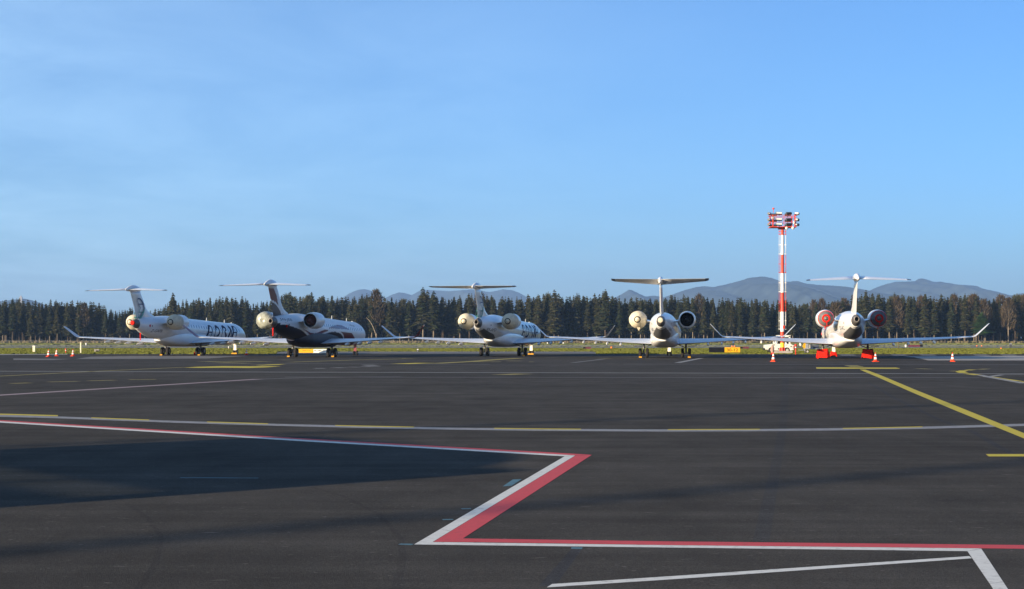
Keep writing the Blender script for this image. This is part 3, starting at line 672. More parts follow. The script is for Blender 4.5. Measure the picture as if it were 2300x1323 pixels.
def fuselage_mesh(dark):
    n = 128 if dark else 64; Ys = np.arange(20.15, -13.0001, -0.07 if dark else -0.35).tolist()
    if not dark: Ys = [20.15, 20.1, 20.0, 19.85, 19.65, 19.4] + [y for y in Ys if y < 19.3]
    if Ys[-1] > -13: Ys.append(-13.0)
    b = MB(); rings = []; cols = []
    for Y in Ys:
        zc, rx, rz = fus(Y); ring = []
        for k in range(n):
            t = 2 * math.pi * k / n; p = (rx * math.cos(t), Y, zc + rz * math.sin(t)); ring.append(p)
            if dark: cols.append(paint_dark(Y, p[2], p[0]))
        rings.append(ring)
    b.rings(rings, 0, True)
    if dark: b.col = cols
    return fix_normals(b.mesh('fuselage', M['livery'] if dark else M['white']))

def fairing_mesh(dark):
    prof = [(7.6, .75, 1.30, 1.75), (6.8, 1.02, 1.14, 2.0), (5.4, 1.25, 1.0, 2.5), (3, 1.32, .97, 2.7), (0, 1.33, .97, 2.8), (-2.4, 1.32, 1.0, 2.8), (-4.0, 1.25, 1.09, 2.7), (-5.4, 1.05, 1.25, 2.6), (-6.6, .74, 1.46, 2.5), (-7.4, .40, 1.66, 2.4)]
    b = MB(); rings = []
    Ys = np.linspace(7.6, -7.4, 46)
    for Y in Ys:
        w, zb, zt = (float(np.interp(-Y, [-p[0] for p in prof], [p[k] for p in prof])) for k in (1, 2, 3)); ring = []
        for k in range(40):
            t = 2 * math.pi * k / 40; c, s = math.cos(t), math.sin(t); e = .60
            ring.append((w * math.copysign(abs(c) ** e, c), Y, (zb + zt) / 2 + (zt - zb) / 2 * math.copysign(abs(s) ** e, s)))
        rings.append(ring)
    b.rings(rings)
    return fix_normals(b.mesh('belly_fairing', material('navy_belly_paint', NAVY, .5, .2, coat=.0) if dark else M['white']))

def foil(sections, n=16, sub=6):
    """sections: (le(x,y,z), te(x,y,z), thickness, normal); closed foil loft"""
    b = MB(); rings = []; S = []
    for a, c in zip(sections, sections[1:]):
        for k in range(sub):
            t = k / sub; S.append([np.array(a[q]) * (1 - t) + np.array(c[q]) * t if q != 2 else a[2] * (1 - t) + c[2] * t for q in range(4)])
    S.append([np.array(sections[-1][q]) if q != 2 else sections[-1][2] for q in range(4)])
    for le, te, th, nr in S:
        nr = nr / np.linalg.norm(nr); ring = []
        ts = [0.5 * (1 - math.cos(math.pi * k / n)) for k in range(n + 1)]
        prof = lambda x: 5 * (.2969 * math.sqrt(x) - .126 * x - .3516 * x * x + .2843 * x**3 - .1015 * x**4)
        for x in ts: ring.append(tuple(le * (1 - x) + te * x + nr * th * prof(x)))
        for x in ts[::-1][1:-1]: ring.append(tuple(le * (1 - x) + te * x - nr * th * prof(x)))
        rings.append(ring)
    b.rings(rings, 0, True); return b

def wing_mesh(s):
    b = foil([((s * .9, 4.7, 1.66), (s * .9, -1.35, 1.36), .62, (0, 0, 1)), ((s * 1.5, 4.1, 1.66), (s * 1.5, -1.35, 1.37), .58, (0, 0, 1)), ((s * 3.9, 2.1, 1.74), (s * 3.9, -1.4, 1.50), .38, (0, 0, 1)),
              ((s * 7.6, .25, 1.86), (s * 7.6, -2.05, 1.76), .25, (0, 0, 1)), ((s * 11.1, -1.5, 2.03), (s * 11.1, -2.85, 2.0), .15, (-.1 * s, 0, 1))], 14, 5)
    me = fix_normals(b.mesh('wing', [M['wing_grey'], M['wing_low']]))
    for q in me.polygons:
        if q.normal.z < -.3: q.material_index = 1
    return me
def winglet_mesh(s, mat):
    b = foil([((s * 11.1, -1.5, 2.03), (s * 11.1, -2.85, 2.0), .15, (-.1 * s, 0, 1)), ((s * 11.32, -1.75, 2.07), (s * 11.32, -2.9, 2.06), .12, (-.5 * s, 0, 1)), ((s * 11.5, -2.0, 2.2), (s * 11.5, -3.05, 2.2), .10, (-.8 * s, 0, .6)),
              ((s * 12.42, -3.3, 3.22), (s * 12.42, -3.9, 3.22), .05, (-.8 * s, 0, .6))], 10, 4)
    return fix_normals(b.mesh('winglet', mat))
def flap_fairing_mesh():
    b = MB(); rings = []
    for t in np.linspace(0, 1, 12):
        r = .16 * math.sin(math.pi * (.06 + .9 * t)) ** .7
        rings.append([(r * .62 * math.cos(a), .9 - 2.1 * t, -.16 - .10 * t + r * math.sin(a)) for a in np.linspace(0, 2 * math.pi, 13)[:-1]])
    b.rings(rings); return fix_normals(b.mesh('flap_fairing', M['cream_gear']))

FIN = [((0, -8.4, 4.02), (0, -13.05, 3.62), .34), ((0, -8.5, 4.32), (0, -13.08, 3.95), .34), ((0, -9.35, 4.52), (0, -13.2, 4.2), .34), ((0, -9.9, 4.68), (0, -13.35, 4.5), .33), ((0, -10.5, 5.04), (0, -13.55, 5.04), .31), ((0, -12.15, 6.85), (0, -14.75, 6.85), .26)]
def fin_paint(Y, z):
    if z > 6.55: return WHITE
    le = float(np.interp(z, [4.0, 4.5, 5.04, 6.85], [-8.6, -9.7, -10.5, -12.15]))
    edge = float(np.interp(z, [3.6, 4.1, 4.6, 4.9, 5.4, 5.9, 6.6], [-9.95, -10.3, -11.5, -11.9, -12.15, -12.45, -13.3]))
    wl_ = float(np.interp(Y, [-15, -14.5, -13.5, -12.6, -11.7, -10.8, -10.2], [5.46, 5.46, 5.38, 5.18, 4.75, 4.15, 3.8]))
    if abs(z - wl_) < .10: return WHITE
    if z < wl_: return NAVY
    return DRED if Y < edge else WHITE
def fin_mesh(dark):
    b = foil([(a, c, t, (1, 0, 0)) for a, c, t in FIN], 60 if dark else 14, 16 if dark else 4)
    if dark: b.col = [fin_paint(v[1], v[2]) for v in b.v]
    return fix_normals(b.mesh('tail_fin', M['livery'] if dark else M['white']))
def bullet_mesh():
    b = MB(); b_pts = [(-11.9, .03, .03, 6.98), (-12.1, .14, .16, 6.98), (-12.6, .22, .28, 6.99), (-13.4, .27, .36, 7.02), (-14.2, .26, .34, 7.02), (-15.0, .20, .25, 6.95), (-15.6, .10, .13, 6.88), (-15.85, .02, .03, 6.86)]
    b.rings([[(rx * math.cos(t), Y, z + rz * math.sin(t)) for t in np.linspace(0, 2 * math.pi, 25)[:-1]] for Y, rx, rz, z in b_pts])
    return fix_normals(b.mesh('fin_bullet_fairing', M['white']))
def stab_mesh(s, inc):
    def rot(p):
        y, z = p[1] + 14.3, p[2] - 6.95; c, sn = math.cos(inc), math.sin(inc); return (p[0], -14.3 + y * c + z * sn, 6.95 - y * sn + z * c)
    b = foil([(rot((s * .08, -12.85, 6.95)), rot((s * .08, -15.35, 6.95)), .25, (0, 0, 1)), (rot((s * 3.95, -14.75, 6.87)), rot((s * 3.95, -15.98, 6.87)), .11, (0, 0, 1)), (rot((s * 4.27, -15.2, 6.86)), rot((s * 4.27, -16.2, 6.86)), .07, (0, 0, 1))], 12, 4)
    b.mi = [1 if min(abs(b.v[i][0]) for i in f) > 3.9 else 0 for f in b.f]
    me = fix_normals(b.mesh('tailplane', [M['white'], M['nozzle'], M['wing_low']]))
    for q in me.polygons:
        if q.material_index == 0 and q.normal.z < -.3: q.material_index = 2
    return me

def nacelle_mesh():
    b = MB(); b.lathe([(-4.62, .60), (-4.55, .66), (-4.62, .71), (-4.9, .765), (-5.6, .80), (-6.8, .80), (-7.8, .765), (-8.62, .675), (-8.63, .645), (-8.3, .655), (-7.5, .67)], n=40, mi=0)
    b.lathe([(-4.62, .60), (-5.2, .56), (-5.6, .57)], n=40, mi=1)
    b.mi = [2 if all(b.v[i][1] > -4.75 for i in f) else m for f, m in zip(b.f, b.mi)]
    b.mi = [1 if min(b.v[i][1] for i in f) > -8.5 and max(math.hypot(b.v[i][0], b.v[i][2]) for i in f) < .672 and max(b.v[i][1] for i in f) < -7 else m for f, m in zip(b.f, b.mi)]
    b.v = [(v[0], -8.63 + (v[1] + 8.63) * .70 if v[1] > -8.63 else v[1], v[2]) for v in b.v]
    return b.mesh('engine', [M['white'], M['nozzle'], M['polished']])
def core_mesh(kind):
    b = MB(); b.lathe([(-7.2, .665), (-7.3, .50), (-7.9, .47), (-8.5, .40), (-8.55, .36), (-8.3, .30)], n=36, mi=0)
    b.lathe([(-8.2, .30), (-8.7, .20), (-9.05, .03)], n=24, mi=1)
    return b.mesh('exhaust_core', [M['dark'] if kind == 'open' else M['nozzle'], M['dark'] if kind == 'open' else M['nozzle']])
def fan_mesh():
    b = MB(); b.lathe([(-6.4, .57), (-6.35, .18), (-6.1, .02)], n=30); return b.mesh('fan', M['dark'])
def pylon_mesh(s):
    b = foil([((s * .9, -5.9, 3.40), (s * .9, -8.9, 3.40), .26, (0, 0, 1)), ((s * 1.62, -6.2, 3.55), (s * 1.62, -8.7, 3.55), .22, (0, 0, 1))], 12, 3)
    return fix_normals(b.mesh('engine_pylon', M['white']))

def wheel_mesh(r, w):
    b = MB(); b.lathe([(-w / 2, r * .55), (-w / 2, r * .86), (-w * .36, r * .97), (0, r), (w * .36, r * .97), (w / 2, r * .86), (w / 2, r * .55)], 'X', n=28)
    b.lathe([(-w * .40, .0), (-w * .40, r * .3), (-w * .28, r * .5), (-w * .42, r * .56)], 'X', n=20, mi=1); b.lathe([(w * .42, r * .56), (w * .28, r * .5), (w * .40, r * .3), (w * .40, 0)], 'X', n=20, mi=1)
    return b.mesh('wheel', [M['tyre'], M['hub']])
def main_gear_mesh(s):
    b = MB(); b.tube([(0, 0, .43), (0, .02, .9), (-.02 * s, .05, 1.5)], [.085, .10, .10], 10)
    b.tube([(-.34, 0, .43), (.34, 0, .43)], .06, 8); b.tube([(0, 0, .95), (-s * .75, .1, 1.28)], .045, 6); b.tube([(0, .05, .62), (0, .32, .9), (0, .1, 1.2)], .03, 6)
    b.tube([(0, -.1, 1.0), (0, -.35, 1.3)], .035, 6); b.box((s * .55, .02, 1.22), (.95, .7, .03)); b.tube([(s * .1, 0, 1.05), (s * .5, 0, 1.1), (s * 1.0, 0, 1.15), (s * 1.05, 0, 1.45)], .025, 5)
    return b.mesh('main_landing_gear', M['gear'])
def nose_gear_mesh(color):
    b = MB(); b.tube([(0, 0, .27), (0, -.03, .7), (0, -.1, 1.3)], [.05, .07, .07], 8); b.tube([(-.2, 0, .27), (.2, 0, .27)], .04, 8)
    b.tube([(0, 0, .9), (0, .7, 1.25)], .035, 6)
    return b.mesh('nose_landing_gear', M['gear'])

def add_text(parent, name, body, Y0, Y1, z0, z1, side, mat, shear=0.0, dz=0.0):
    vs, fs, w = text_mesh(body, .1, 0)
    P = []
    for a, c, _ in vs:
        z = z0 + (z1 - z0) * c + dz * a; Y = (Y0 + (Y1 - Y0) * a) + shear * c * (1 if Y1 > Y0 else -1); P.append((skin(Y, z, side, .008), Y, z))
    me = bpy.data.meshes.new(name); me.from_pydata(P, [], fs); me.materials.append(mat); return link(name, me, parent)

# hand-drawn slanted title letters: strokes of (x, y, width) in a unit cell
GLY = {'A': [[(.02, -.02, .24), (.16, .3, .2), (.26, .55, .14), (.30, .74, .20), (.42, .93, .22), (.58, 1.0, .10), (.76, .95, .08), (.86, .78, .07), (.82, .5, .06), (.72, .25, .06), (.66, 0, .06)], [(.28, .42, .09), (.80, .42, .09)]],
       'D': [[(.04, 0, .08), (.14, .3, .06), (.26, .65, .07), (.30, .78, .12), (.40, .92, .22), (.58, .94, .22), (.74, .82, .17), (.84, .6, .09), (.80, .36, .12), (.66, .14, .18), (.44, .03, .16), (.04, .03, .13)]],
       'R': [[(.06, 0, .05), (.16, .35, .05), (.28, .72, .07), (.40, .93, .20), (.60, .95, .22), (.78, .82, .18), (.80, .66, .14), (.62, .54, .08), (.58, .46, .12), (.70, .24, .22), (.82, 0, .26)]],
       'I': [[(.12, 0, .22), (.28, .28, .2), (.42, .5, .12), (.52, .68, .12)], [(.40, 1.0, .22), (.52, .8, .26), (.62, .55, .14), (.58, .3, .08), (.48, 0, .06)]]}
def title_mesh(word, Y0, Y1, z0, z1, side):
    b = MB(); n = len(word); widths = {'A': 1.0, 'D': 1.0, 'R': .95, 'I': .62}; tot = sum(widths[c] for c in word); sc = (Y1 - Y0) / tot; cur = Y0
    for ch in word:
        for st in GLY[ch]:
            pts = []
            for (a, c) in zip(st, st[1:]):
                for k in range(8): t = k / 8; pts.append([a[q] * (1 - t) + c[q] * t for q in range(3)])
            pts.append(list(st[-1])); L = []; Rr = []
            for i, p in enumerate(pts):
                q0, q1 = pts[max(i - 1, 0)], pts[min(i + 1, len(pts) - 1)]; tx, tz = (q1[0] - q0[0]) * sc, (q1[1] - q0[1]) * (z1 - z0); d = math.hypot(tx, tz) or 1
                nx, nz_ = -tz / d, tx / d; w = p[2] * (z1 - z0) * 1.0; Y = cur + p[0] * sc * .92; z = z0 + p[1] * (z1 - z0)
                for sg in (-1, -.5, 0, .5, 1):
                    yy, zz = Y + sg * nx * w * .95, z + sg * nz_ * w * .55; L.append((skin(yy, zz, side, .016), yy, zz))
            m = len(pts); b.add(L, [(5 * i + j, 5 * i + j + 1, 5 * i + j + 6, 5 * i + j + 5) for i in range(m - 1) for j in range(4)])
        cur += widths[ch] * sc
    return b.mesh('airline_title', M['navy'])
def emblem_mesh(side):
    th = lambda Y, z: side * (.175 + .012 * max(0, 5.5 - z) + .03)
    def stroke(b, pts, w):
        P = []
        for (a, c) in zip(pts, pts[1:]):
            for k in range(6): t = k / 6; P.append((a[0] * (1 - t) + c[0] * t, a[1] * (1 - t) + c[1] * t, (a[2] if len(a) > 2 else w) * (1 - t) + (c[2] if len(c) > 2 else w) * t))
        P.append((pts[-1][0], pts[-1][1], pts[-1][2] if len(pts[-1]) > 2 else w)); L, Rr = [], []
        for i, p in enumerate(P):
            q0, q1 = P[max(i - 1, 0)], P[min(i + 1, len(P) - 1)]; ty, tz = q1[0] - q0[0], q1[1] - q0[1]; d = math.hypot(ty, tz) or 1
            for o, sg in ((L, 1), (Rr, -1)):
                yy, zz = p[0] - sg * tz / d * p[2] / 2, p[1] + sg * ty / d * p[2] / 2; o.append((th(yy, zz), yy, zz))
        m = len(P); b.add(L + Rr, [(i, i + 1, m + i + 1, m + i) for i in range(m - 1)], mi=0)
    b = MB()
    outer = [(-13.15, 5.75, .10), (-13.1, 5.95, .1), (-12.85, 6.05, .12), (-12.45, 5.98, .16), (-12.0, 5.76, .2), (-11.62, 5.46, .22), (-11.42, 5.05, .24), (-11.55, 4.72, .28), (-11.9, 4.36, .32), (-12.3, 4.14, .28), (-12.7, 4.02, .18), (-13.0, 4.06, .12), (-13.05, 4.24, .1)]
    stroke(b, outer, .2)
    stroke(b, [(-13.15, 5.75), (-12.9, 5.42), (-12.45, 5.06), (-12.75, 4.72), (-13.05, 4.24)], .09); stroke(b, [(-12.88, 5.44), (-11.75, 5.46)], .1); stroke(b, [(-12.88, 4.62), (-11.75, 4.62)], .1)
    b.mi = [0 if sum(b.v[i][2] for i in f) / 4 > 5.0 else 1 for f in b.f]
    return b.mesh('airline_emblem', [M['emblem_blue'], M['emblem_green']])
def tail_cone_mesh():
    b = MB(); rings = []
    for Y, zc, rx, rz in [(-12.9, 3.395, .43, .53), (-13.3, 3.44, .35, .45), (-13.7, 3.48, .27, .34), (-13.95, 3.50, .21, .24), (-13.9, 3.50, .15, .17), (-13.5, 3.50, .14, .15)]:
        rings.append([(rx * math.cos(t), Y, zc + rz * math.sin(t)) for t in np.linspace(0, 2 * math.pi, 29)[:-1]])
    b.rings(rings); b.mi = [1 if all(b.v[i][1] > -13.96 and math.hypot(b.v[i][0], b.v[i][2] - 3.5) < .2 for i in f) else 0 for f in b.f]
    return b.mesh('exhaust_tail_cone', [M['cone_grey'], M['dark']])
def aft_patch_mesh():  # dark grey patch laid over the underside of the rear fuselage
    b = MB(); ny, nt = 14, 12; P = []
    for i in range(ny):
        Y = -12.3 + 5.0 * i / (ny - 1); zc, rx, rz = fus(Y); hw = R(46) * (1 - max(0, (i - 8) / (ny - 1)) * 1.1)
        for j in range(nt): t = -math.pi / 2 + hw * (2 * j / (nt - 1) - 1); P.append(((rx + .012) * math.cos(t), Y, zc + (rz + .012) * math.sin(t)))
    b.add(P, [(i * nt + j, i * nt + j + 1, (i + 1) * nt + j + 1, (i + 1) * nt + j) for i in range(ny - 1) for j in range(nt - 1)], smooth=True); return b.mesh('aft_dark_patch', M['patch_dark'])
def windshield_mesh():
    b = MB()
    for s in (-1, 1):
        for (a0, a1) in ((.10, .58), (.62, 1.0)):
            g = []
            for i in range(5):
                row_ = []
                for j in range(5):
                    t = a0 + (a1 - a0) * i / 4; z = 2.50 + .42 * j / 4; Y = 19.05 - 1.0 * t - (j / 4) * .55; zc, rx, rz = fus(Y)
                    q = math.sqrt(max(0, 1 - ((z - zc) / rz) ** 2)); row_.append((s * (rx * q) * min(1, .15 + t * .9) * 1.0 + s * .01, Y if t > .9 else Y + .0, z))
                g.append(row_)
            P = [p for r_ in g for p in r_]; b.add(P, [(i * 5 + j, i * 5 + j + 1, (i + 1) * 5 + j + 1, (i + 1) * 5 + j) for i in range(4) for j in range(4)], smooth=True)
    return b.mesh('windshield', M['glass'])
def window_mesh():
    return MB().add([(0, -.11, -.13), (0, -.06, -.18), (0, .06, -.18), (0, .11, -.13), (0, .11, .13), (0, .06, .18), (0, -.06, .18), (0, -.11, .13)], [tuple(range(8))]).mesh('cabin_window', M['glass'])

def make_jet(jn, pos, yaw, label, dark=False, inc=0.0, title=False, reg=None, cores=('covered', 'covered'), nose_door='cream', sides=(1,)):
    root = empty('passenger_jet', (pos[0], pos[1], 0.02), -yaw, label, 'airplane', 'regional jets parked along the far edge of the apron')
    fo = link('fuselage', shared(('fus', dark), lambda: fuselage_mesh(dark)), root)
    link('belly_fairing', shared(('fair', dark), lambda: fairing_mesh(dark)), root)
    link('exhaust_tail_cone', shared('cone', tail_cone_mesh), fo)
    if not dark and jn > 2: link('aft_dark_patch', shared('aft', aft_patch_mesh), fo)
    link('windshield', shared('ws', windshield_mesh), fo)
    wm = shared('win', window_mesh)
    for s in sides:
        for k in range(22):
            Y = 15.0 - k * .79; z = fus(Y)[0] + .42
            w = link('cabin_window', wm, fo, (skin(Y, z, s, .006), Y, z)); w.rotation_euler = (0, -s * math.asin(.42 / 1.345), 0)
    b = MB(); b.box((0, 0, 0), (.03, .30, .42), taper=.7); am = shared('ant', lambda: b.mesh('antenna', M['cream_gear']))
    for Y in (7.4, 13.4): link('antenna', am, fo, (0, Y, fus(Y)[0] + 1.345 + .17))
    bl = MB(); bl.lathe([(0, .10), (.08, .09), (.13, .02)], 'Z', n=10); link('beacon', shared('bcn', lambda: bl.mesh('beacon', M['cream_gear'])), fo, (0, 15.8, fus(15.8)[0] + fus(15.8)[2] - .02))
    if title:
        link('airline_title', shared('title', lambda: title_mesh('ADRIA', 3.9, 14.6, 2.06, 3.36, 1)), fo)
    for s_, txt, Y0, Y1, z0, z1, dz in (reg or []):
        add_text(fo, 'registration', txt, Y0, Y1, z0, z1, s_, M['black_text'], .1, dz)
    vt = MB(); vt.lathe([(0, 0.001), (0, .09)], 'X', n=14); vm = shared('vent', lambda: vt.mesh('static_vent', M['dark']))
    for s in (-1, 1): link('static_vent', vm, fo, (skin(-10.9, 3.2, s, .012), -10.9, 3.2)).rotation_euler = (0, 0, -s * .14)
    for s in (-1, 1):
        w = link('wing', shared(('wing', s), lambda: wing_mesh(s)), root)
        link('winglet', shared(('wlt', s, dark), lambda: winglet_mesh(s, M['livery_red'] if dark else M['wing_grey'])), w)
        ff = shared('ff', flap_fairing_mesh)
        for X in (4.2, 5.5, 6.6, 7.75): link('flap_fairing', ff, w, (s * X, -1.75 - max(0, X - 3.9) * .14, 1.50 + (X - 3.9) * .062))
        link('tailplane', shared(('stab', s, inc), lambda: stab_mesh(s, inc)), root)
        e = link('engine', shared('nac', nacelle_mesh), root, (s * 2.27, 0, 3.62))
        kind = cores[0 if s < 0 else 1]
        link('fan', shared('fan', fan_mesh), e)
        if kind != 'covered':
            c = link('exhaust_core', shared(('core', kind), lambda: core_mesh(kind)), e)
            if kind == 'brown': c.data = c.data.copy(); c.data.materials[1] = M['core_brown']; c.data.materials[0] = M['core_brown']
        link('engine_pylon', shared(('pyl', s), lambda: pylon_mesh(s)), root)
        g = link('main_landing_gear', shared(('mg', s), lambda: main_gear_mesh(s)), root, (s * 2.06, 0, 0))
        for q in (-.34, .34): link('wheel', shared('mw', lambda: wheel_mesh(.465, .29)), g, (q, 0, .46))
    f = link('tail_fin', shared(('fin', dark), lambda: fin_mesh(dark)), root); link('fin_bullet_fairing', shared('bul', bullet_mesh), f)
    if title: 
        for s in (1, -1): link('airline_emblem', shared(('emb', s), lambda: emblem_mesh(s)), f)
    ng = link('nose_landing_gear', shared('ng', lambda: nose_gear_mesh(0)), root, (0, 17.25, 0))
    for q in (-.19, .19): link('wheel', shared('nw', lambda: wheel_mesh(.27, .16)), ng, (q, 0, .265))
    d = MB(); d.box((0, -.14, .86), (.34, .06, .78), taper=.85); d.box((0, -.14, 1.12), (.36, .10, .12))
    link('gear_door', shared(('gd', nose_door), lambda: d.mesh('gear_door', M['livery_red'] if nose_door == 'red' else M['cream_gear'])), ng)
    root['yaw'] = yaw
    return root
M['livery_red'] = material('dark_red_paint', (0.16, 0.014, 0.02), .35, .5, coat=.3)
JP = {1: (-36.75, 178.2, .169), 2: (-20.35, 162.6, .158), 3: (-.93, 170.5, .187), 4: (14.95, 156.0, .123), 5: (31.0, 148.4, .137)}
def place(n, X, Y, Z=0):
    x, y, a = JP[n]; return (x + X * math.cos(a) + Y * math.sin(a), y - X * math.sin(a) + Y * math.cos(a), Z + .02)
make_jet(1, JP[1], JP[1][2], 'leftmost jet, white with a dark ADRIA title and a red plug in its tail cone', inc=R(-4), title=True, reg=[(1, 'Z-GAFB', -10.9, -8.75, 2.55, 2.85, -.02)])
make_jet(2, JP[2], JP[2][2], 'jet in navy, dark red and white wave livery with a red and navy tail fin', dark=True, inc=R(-4), reg=[(1, '5N-JEB', -12.5, -10.0, 3.50, 3.80, -.02), (1, 'Wings', 10.6, 12.6, 3.15, 3.42, -.04)], cores=('covered', 'brown'), nose_door='red')
make_jet(3, JP[3], JP[3][2], 'white jet with ADRIA title and two cream covered engines, in the middle of the row', inc=R(3.5), title=True, reg=[(1, 'S5-AFD', -11.7, -9.2, 2.60, 2.92, -.02)])
make_jet(4, JP[4], JP[4][2], 'plain white jet with one cream covered engine and one open black nozzle', inc=R(8.5), reg=[(-1, 'S5-AC', -9.6, -10.9, 2.55, 2.85, 0), (1, 'S5-AC', -11.2, -9.9, 2.55, 2.85, 0)], cores=('covered', 'open'), sides=(1, -1))
make_jet(5, JP[5], JP[5][2], 'rightmost jet, white with red canvas wheel covers and red ringed engine covers', inc=R(-6), reg=[(-1, 'S5-AC', -8.9, -10.6, 2.62, 2.95, 0)], sides=(-1,))

# ------------------------------------------------------------------ covers, plugs, chocks
def engine_cover(n, s, kind, label, group=None, rot=0.0):
    x, y, a = JP[n]; p = place(n, s * 2.27, -8.6, 3.62)
    o = empty('engine_cover', p, -a, label, 'engine cover', group)
    b = MB(); g = MB()
    if kind == 'cream':
        b.lathe([(.95, .815), (.5, .825), (.15, .80), (-.05, .74), (-.35, .58), (-.62, .40), (-.78, .28), (-.82, .20)], n=44, wob=.012, seed=n * 3 + s)
        g.lathe([(-.74, .24), (-.76, .31), (-.82, .31), (-.84, .235), (-.80, .22)], n=24); c = MB(); c.lathe([(-.78, .235), (-.86, .22), (-1.0, .16), (-1.05, .02)], n=20, wob=.02)
        b.build('canvas', M['cream_cover'], o); g.build('strap_ring', M['ring_dark'], o); c.build('plug', M['cream_cover'], o)
        if rot:
            w = MB(); w.rings([[(.1 - .28, .0 - q * .1, -.52), (.1 + .3, -.02, -.40), (.25, .12, -.9 - 0 * q), (.1, .0, -1.05), (.0, -.05, -.86)] for q in (0, 1)], closed=True); w.build('loose_flap', M['cream_cover'], o)
    elif kind == 'grey':
        b.lathe([(.02, .69), (-.05, .66), (-.3, .50), (-.5, .36), (-.55, .27)], n=40, wob=.01, seed=5 + s); b.build('canvas', M['grey_cover'], o)
        g.lathe([(.06, .70), (.0, .71), (-.05, .69), (-.06, .65)], n=44, wob=.006); g.build('rim_band', M['red_cover'], o)
        r2 = MB(); r2.lathe([(-.50, .26), (-.50, .36), (-.60, .37), (-.64, .30), (-.62, .22)], n=30, wob=.01); r2.build('centre_ring', M['red_cover'], o)
        c = MB(); c.lathe([(-.58, .25), (-.60, .14), (-.66, .12), (-.66, .01)], n=20); c.build('plug', M['cone_grey'], o)
        t = MB(); t.box((.05, -.62, -.44), (.06, .02, .40)); t.box((-.06, -.1, -.82), (.07, .03, .26)); t.build('warning_streamer', M['red_cover'], o)
    else:
        b.lathe([(1.1, .83), (.4, .86), (-.1, .83), (-.45, .70), (-.62, .48), (-.66, .22), (-.60, .02)], n=52, wob=.032, seed=9); b.build('wrap', M['plastic_wrap'], o)
    return o
cg = 'cream canvas engine covers'
engine_cover(1, -1, 'cream', 'cream canvas cover mostly hidden behind the tail cone of the leftmost jet', cg)
engine_cover(1, 1, 'cream', 'cream canvas cover on the near engine of the leftmost jet', cg)
engine_cover(2, -1, 'wrap', 'crumpled grey-green plastic wrap over the left engine of the dark livery jet')
engine_cover(3, -1, 'cream', 'sunlit cream canvas cover on the left engine of the middle jet', cg)
engine_cover(3, 1, 'cream', 'shaded cream canvas cover on the right engine of the middle jet', cg)
engine_cover(4, -1, 'cream', 'cream canvas cover with a loose flap on the left engine of the plain white jet', cg, rot=.2)
engine_cover(5, -1, 'grey', 'sunlit grey engine cover with red rim and red ring on the rightmost jet', 'grey engine covers with red rings')
engine_cover(5, 1, 'grey', 'shaded grey engine cover with red rim and red ring on the rightmost jet', 'grey engine covers with red rings')
b = MB(); b.lathe([(-13.75, .22), (-14.02, .235), (-14.06, .2), (-14.06, .01)], n=22); pm = b.mesh('plug', M['red_cover'])
o = link('exhaust_plug', pm); o.location = place(1, 0, 0, 3.5); o.rotation_euler = (0, 0, -JP[1][2]); tag(o, 'bright red round plug in the tail cone of the leftmost jet', 'exhaust plug')
o = link('exhaust_plug', pm.copy()); o.data.materials[0] = M['cream_cover']; o.location = place(4, 0, 0, 3.5); o.rotation_euler = (0, 0, -JP[4][2]); tag(o, 'cream round plug in the tail cone of the plain white jet', 'exhaust plug')
# streamers and small red tags
def streamer(n, X, Y, Z, L, label, mat='red_cover'):
    b = MB(); b.box((0, 0, -L / 2), (.10, .03, L)); b.box((.01, 0, -.03), (.14, .06, .08)); o = b.build('warning_streamer', M[mat]); o.location = place(n, X, Y, Z); tag(o, label, 'streamer'); return o
streamer(1, 0, -12.0, 2.45, .75, 'pale red streamer hanging under the tail of the leftmost jet')
streamer(2, 0, -13.2, 2.85, .75, 'orange-red streamer hanging under the tail cone of the dark livery jet')
for n, X, Y, Z, lb in ((1, .78, -11.3, 3.22, 'small round red cap on the rear side of the leftmost jet'), (5, -1.28, 15.6, 2.35, 'red cap on the nose side of the rightmost jet'), (2, .80, -11.4, 3.05, 'small red cap on the rear side of the dark livery jet')):
    b = MB(); b.lathe([(-.05, .01), (-.06, .13), (.05, .14), (.08, .02)], 'X', n=12); o = b.build('probe_cover', M['red_cover']); o.location = place(n, X, Y, Z); tag(o, lb, 'probe cover')

def wheel_cover(n, X, Y, w, h, d, label, seed, mat='red_cover'):
    """canvas draped over a wheel pair"""
    x, y, a = JP[n]; rr = random.Random(seed); b = MB(); rings = []; ph = [rr.uniform(0, 6.28) for _ in range(5)]
    N = 48
    for t in np.linspace(0, 1, 14):
        z = h * (1 - t) + .015; k = .80 + .20 * t ** .8; ring = []
        for q in range(N):
            an = 2 * math.pi * q / N; c, s = math.cos(an), math.sin(an); e = .38
            fold = 1 + (.02 + .05 * t) * (math.sin(5 * an + ph[0] + 2 * t) + .6 * math.sin(11 * an + ph[1] - 3 * t))
            lift = .0 if t < .6 else (t - .6) * (.16 + .16 * math.sin(3 * an + ph[2]) + .10 * math.sin(7 * an + ph[3]))
            ring.append((w / 2 * k * fold * math.copysign(abs(c) ** e, c), d / 2 * k * fold * math.copysign(abs(s) ** e, s), z + lift + .05 * math.sin(2 * an + ph[4]) * (1 - t)))
        rings.append(ring)
    top = [(p[0] * .1, p[1] * .1, p[2] - .03) for p in rings[0]]; mid = [(p[0] * .75, p[1] * .75, p[2] + .02) for p in rings[0]]
    b.rings([top, mid] + rings, cap=False); o = b.build('wheel_cover', M[mat]); o.location = place(n, X, Y); o.rotation_euler = (0, 0, -a)
    return tag(o, label, 'wheel cover', 'red canvas wheel covers')
wheel_cover(5, -2.06, 0, 1.22, .84, 1.15, 'bright red canvas cover draped over the left main wheels of the rightmost jet', 1)
wheel_cover(5, 2.06, 0, 1.18, .84, 1.15, 'bright red canvas cover over the right main wheels of the rightmost jet', 4)
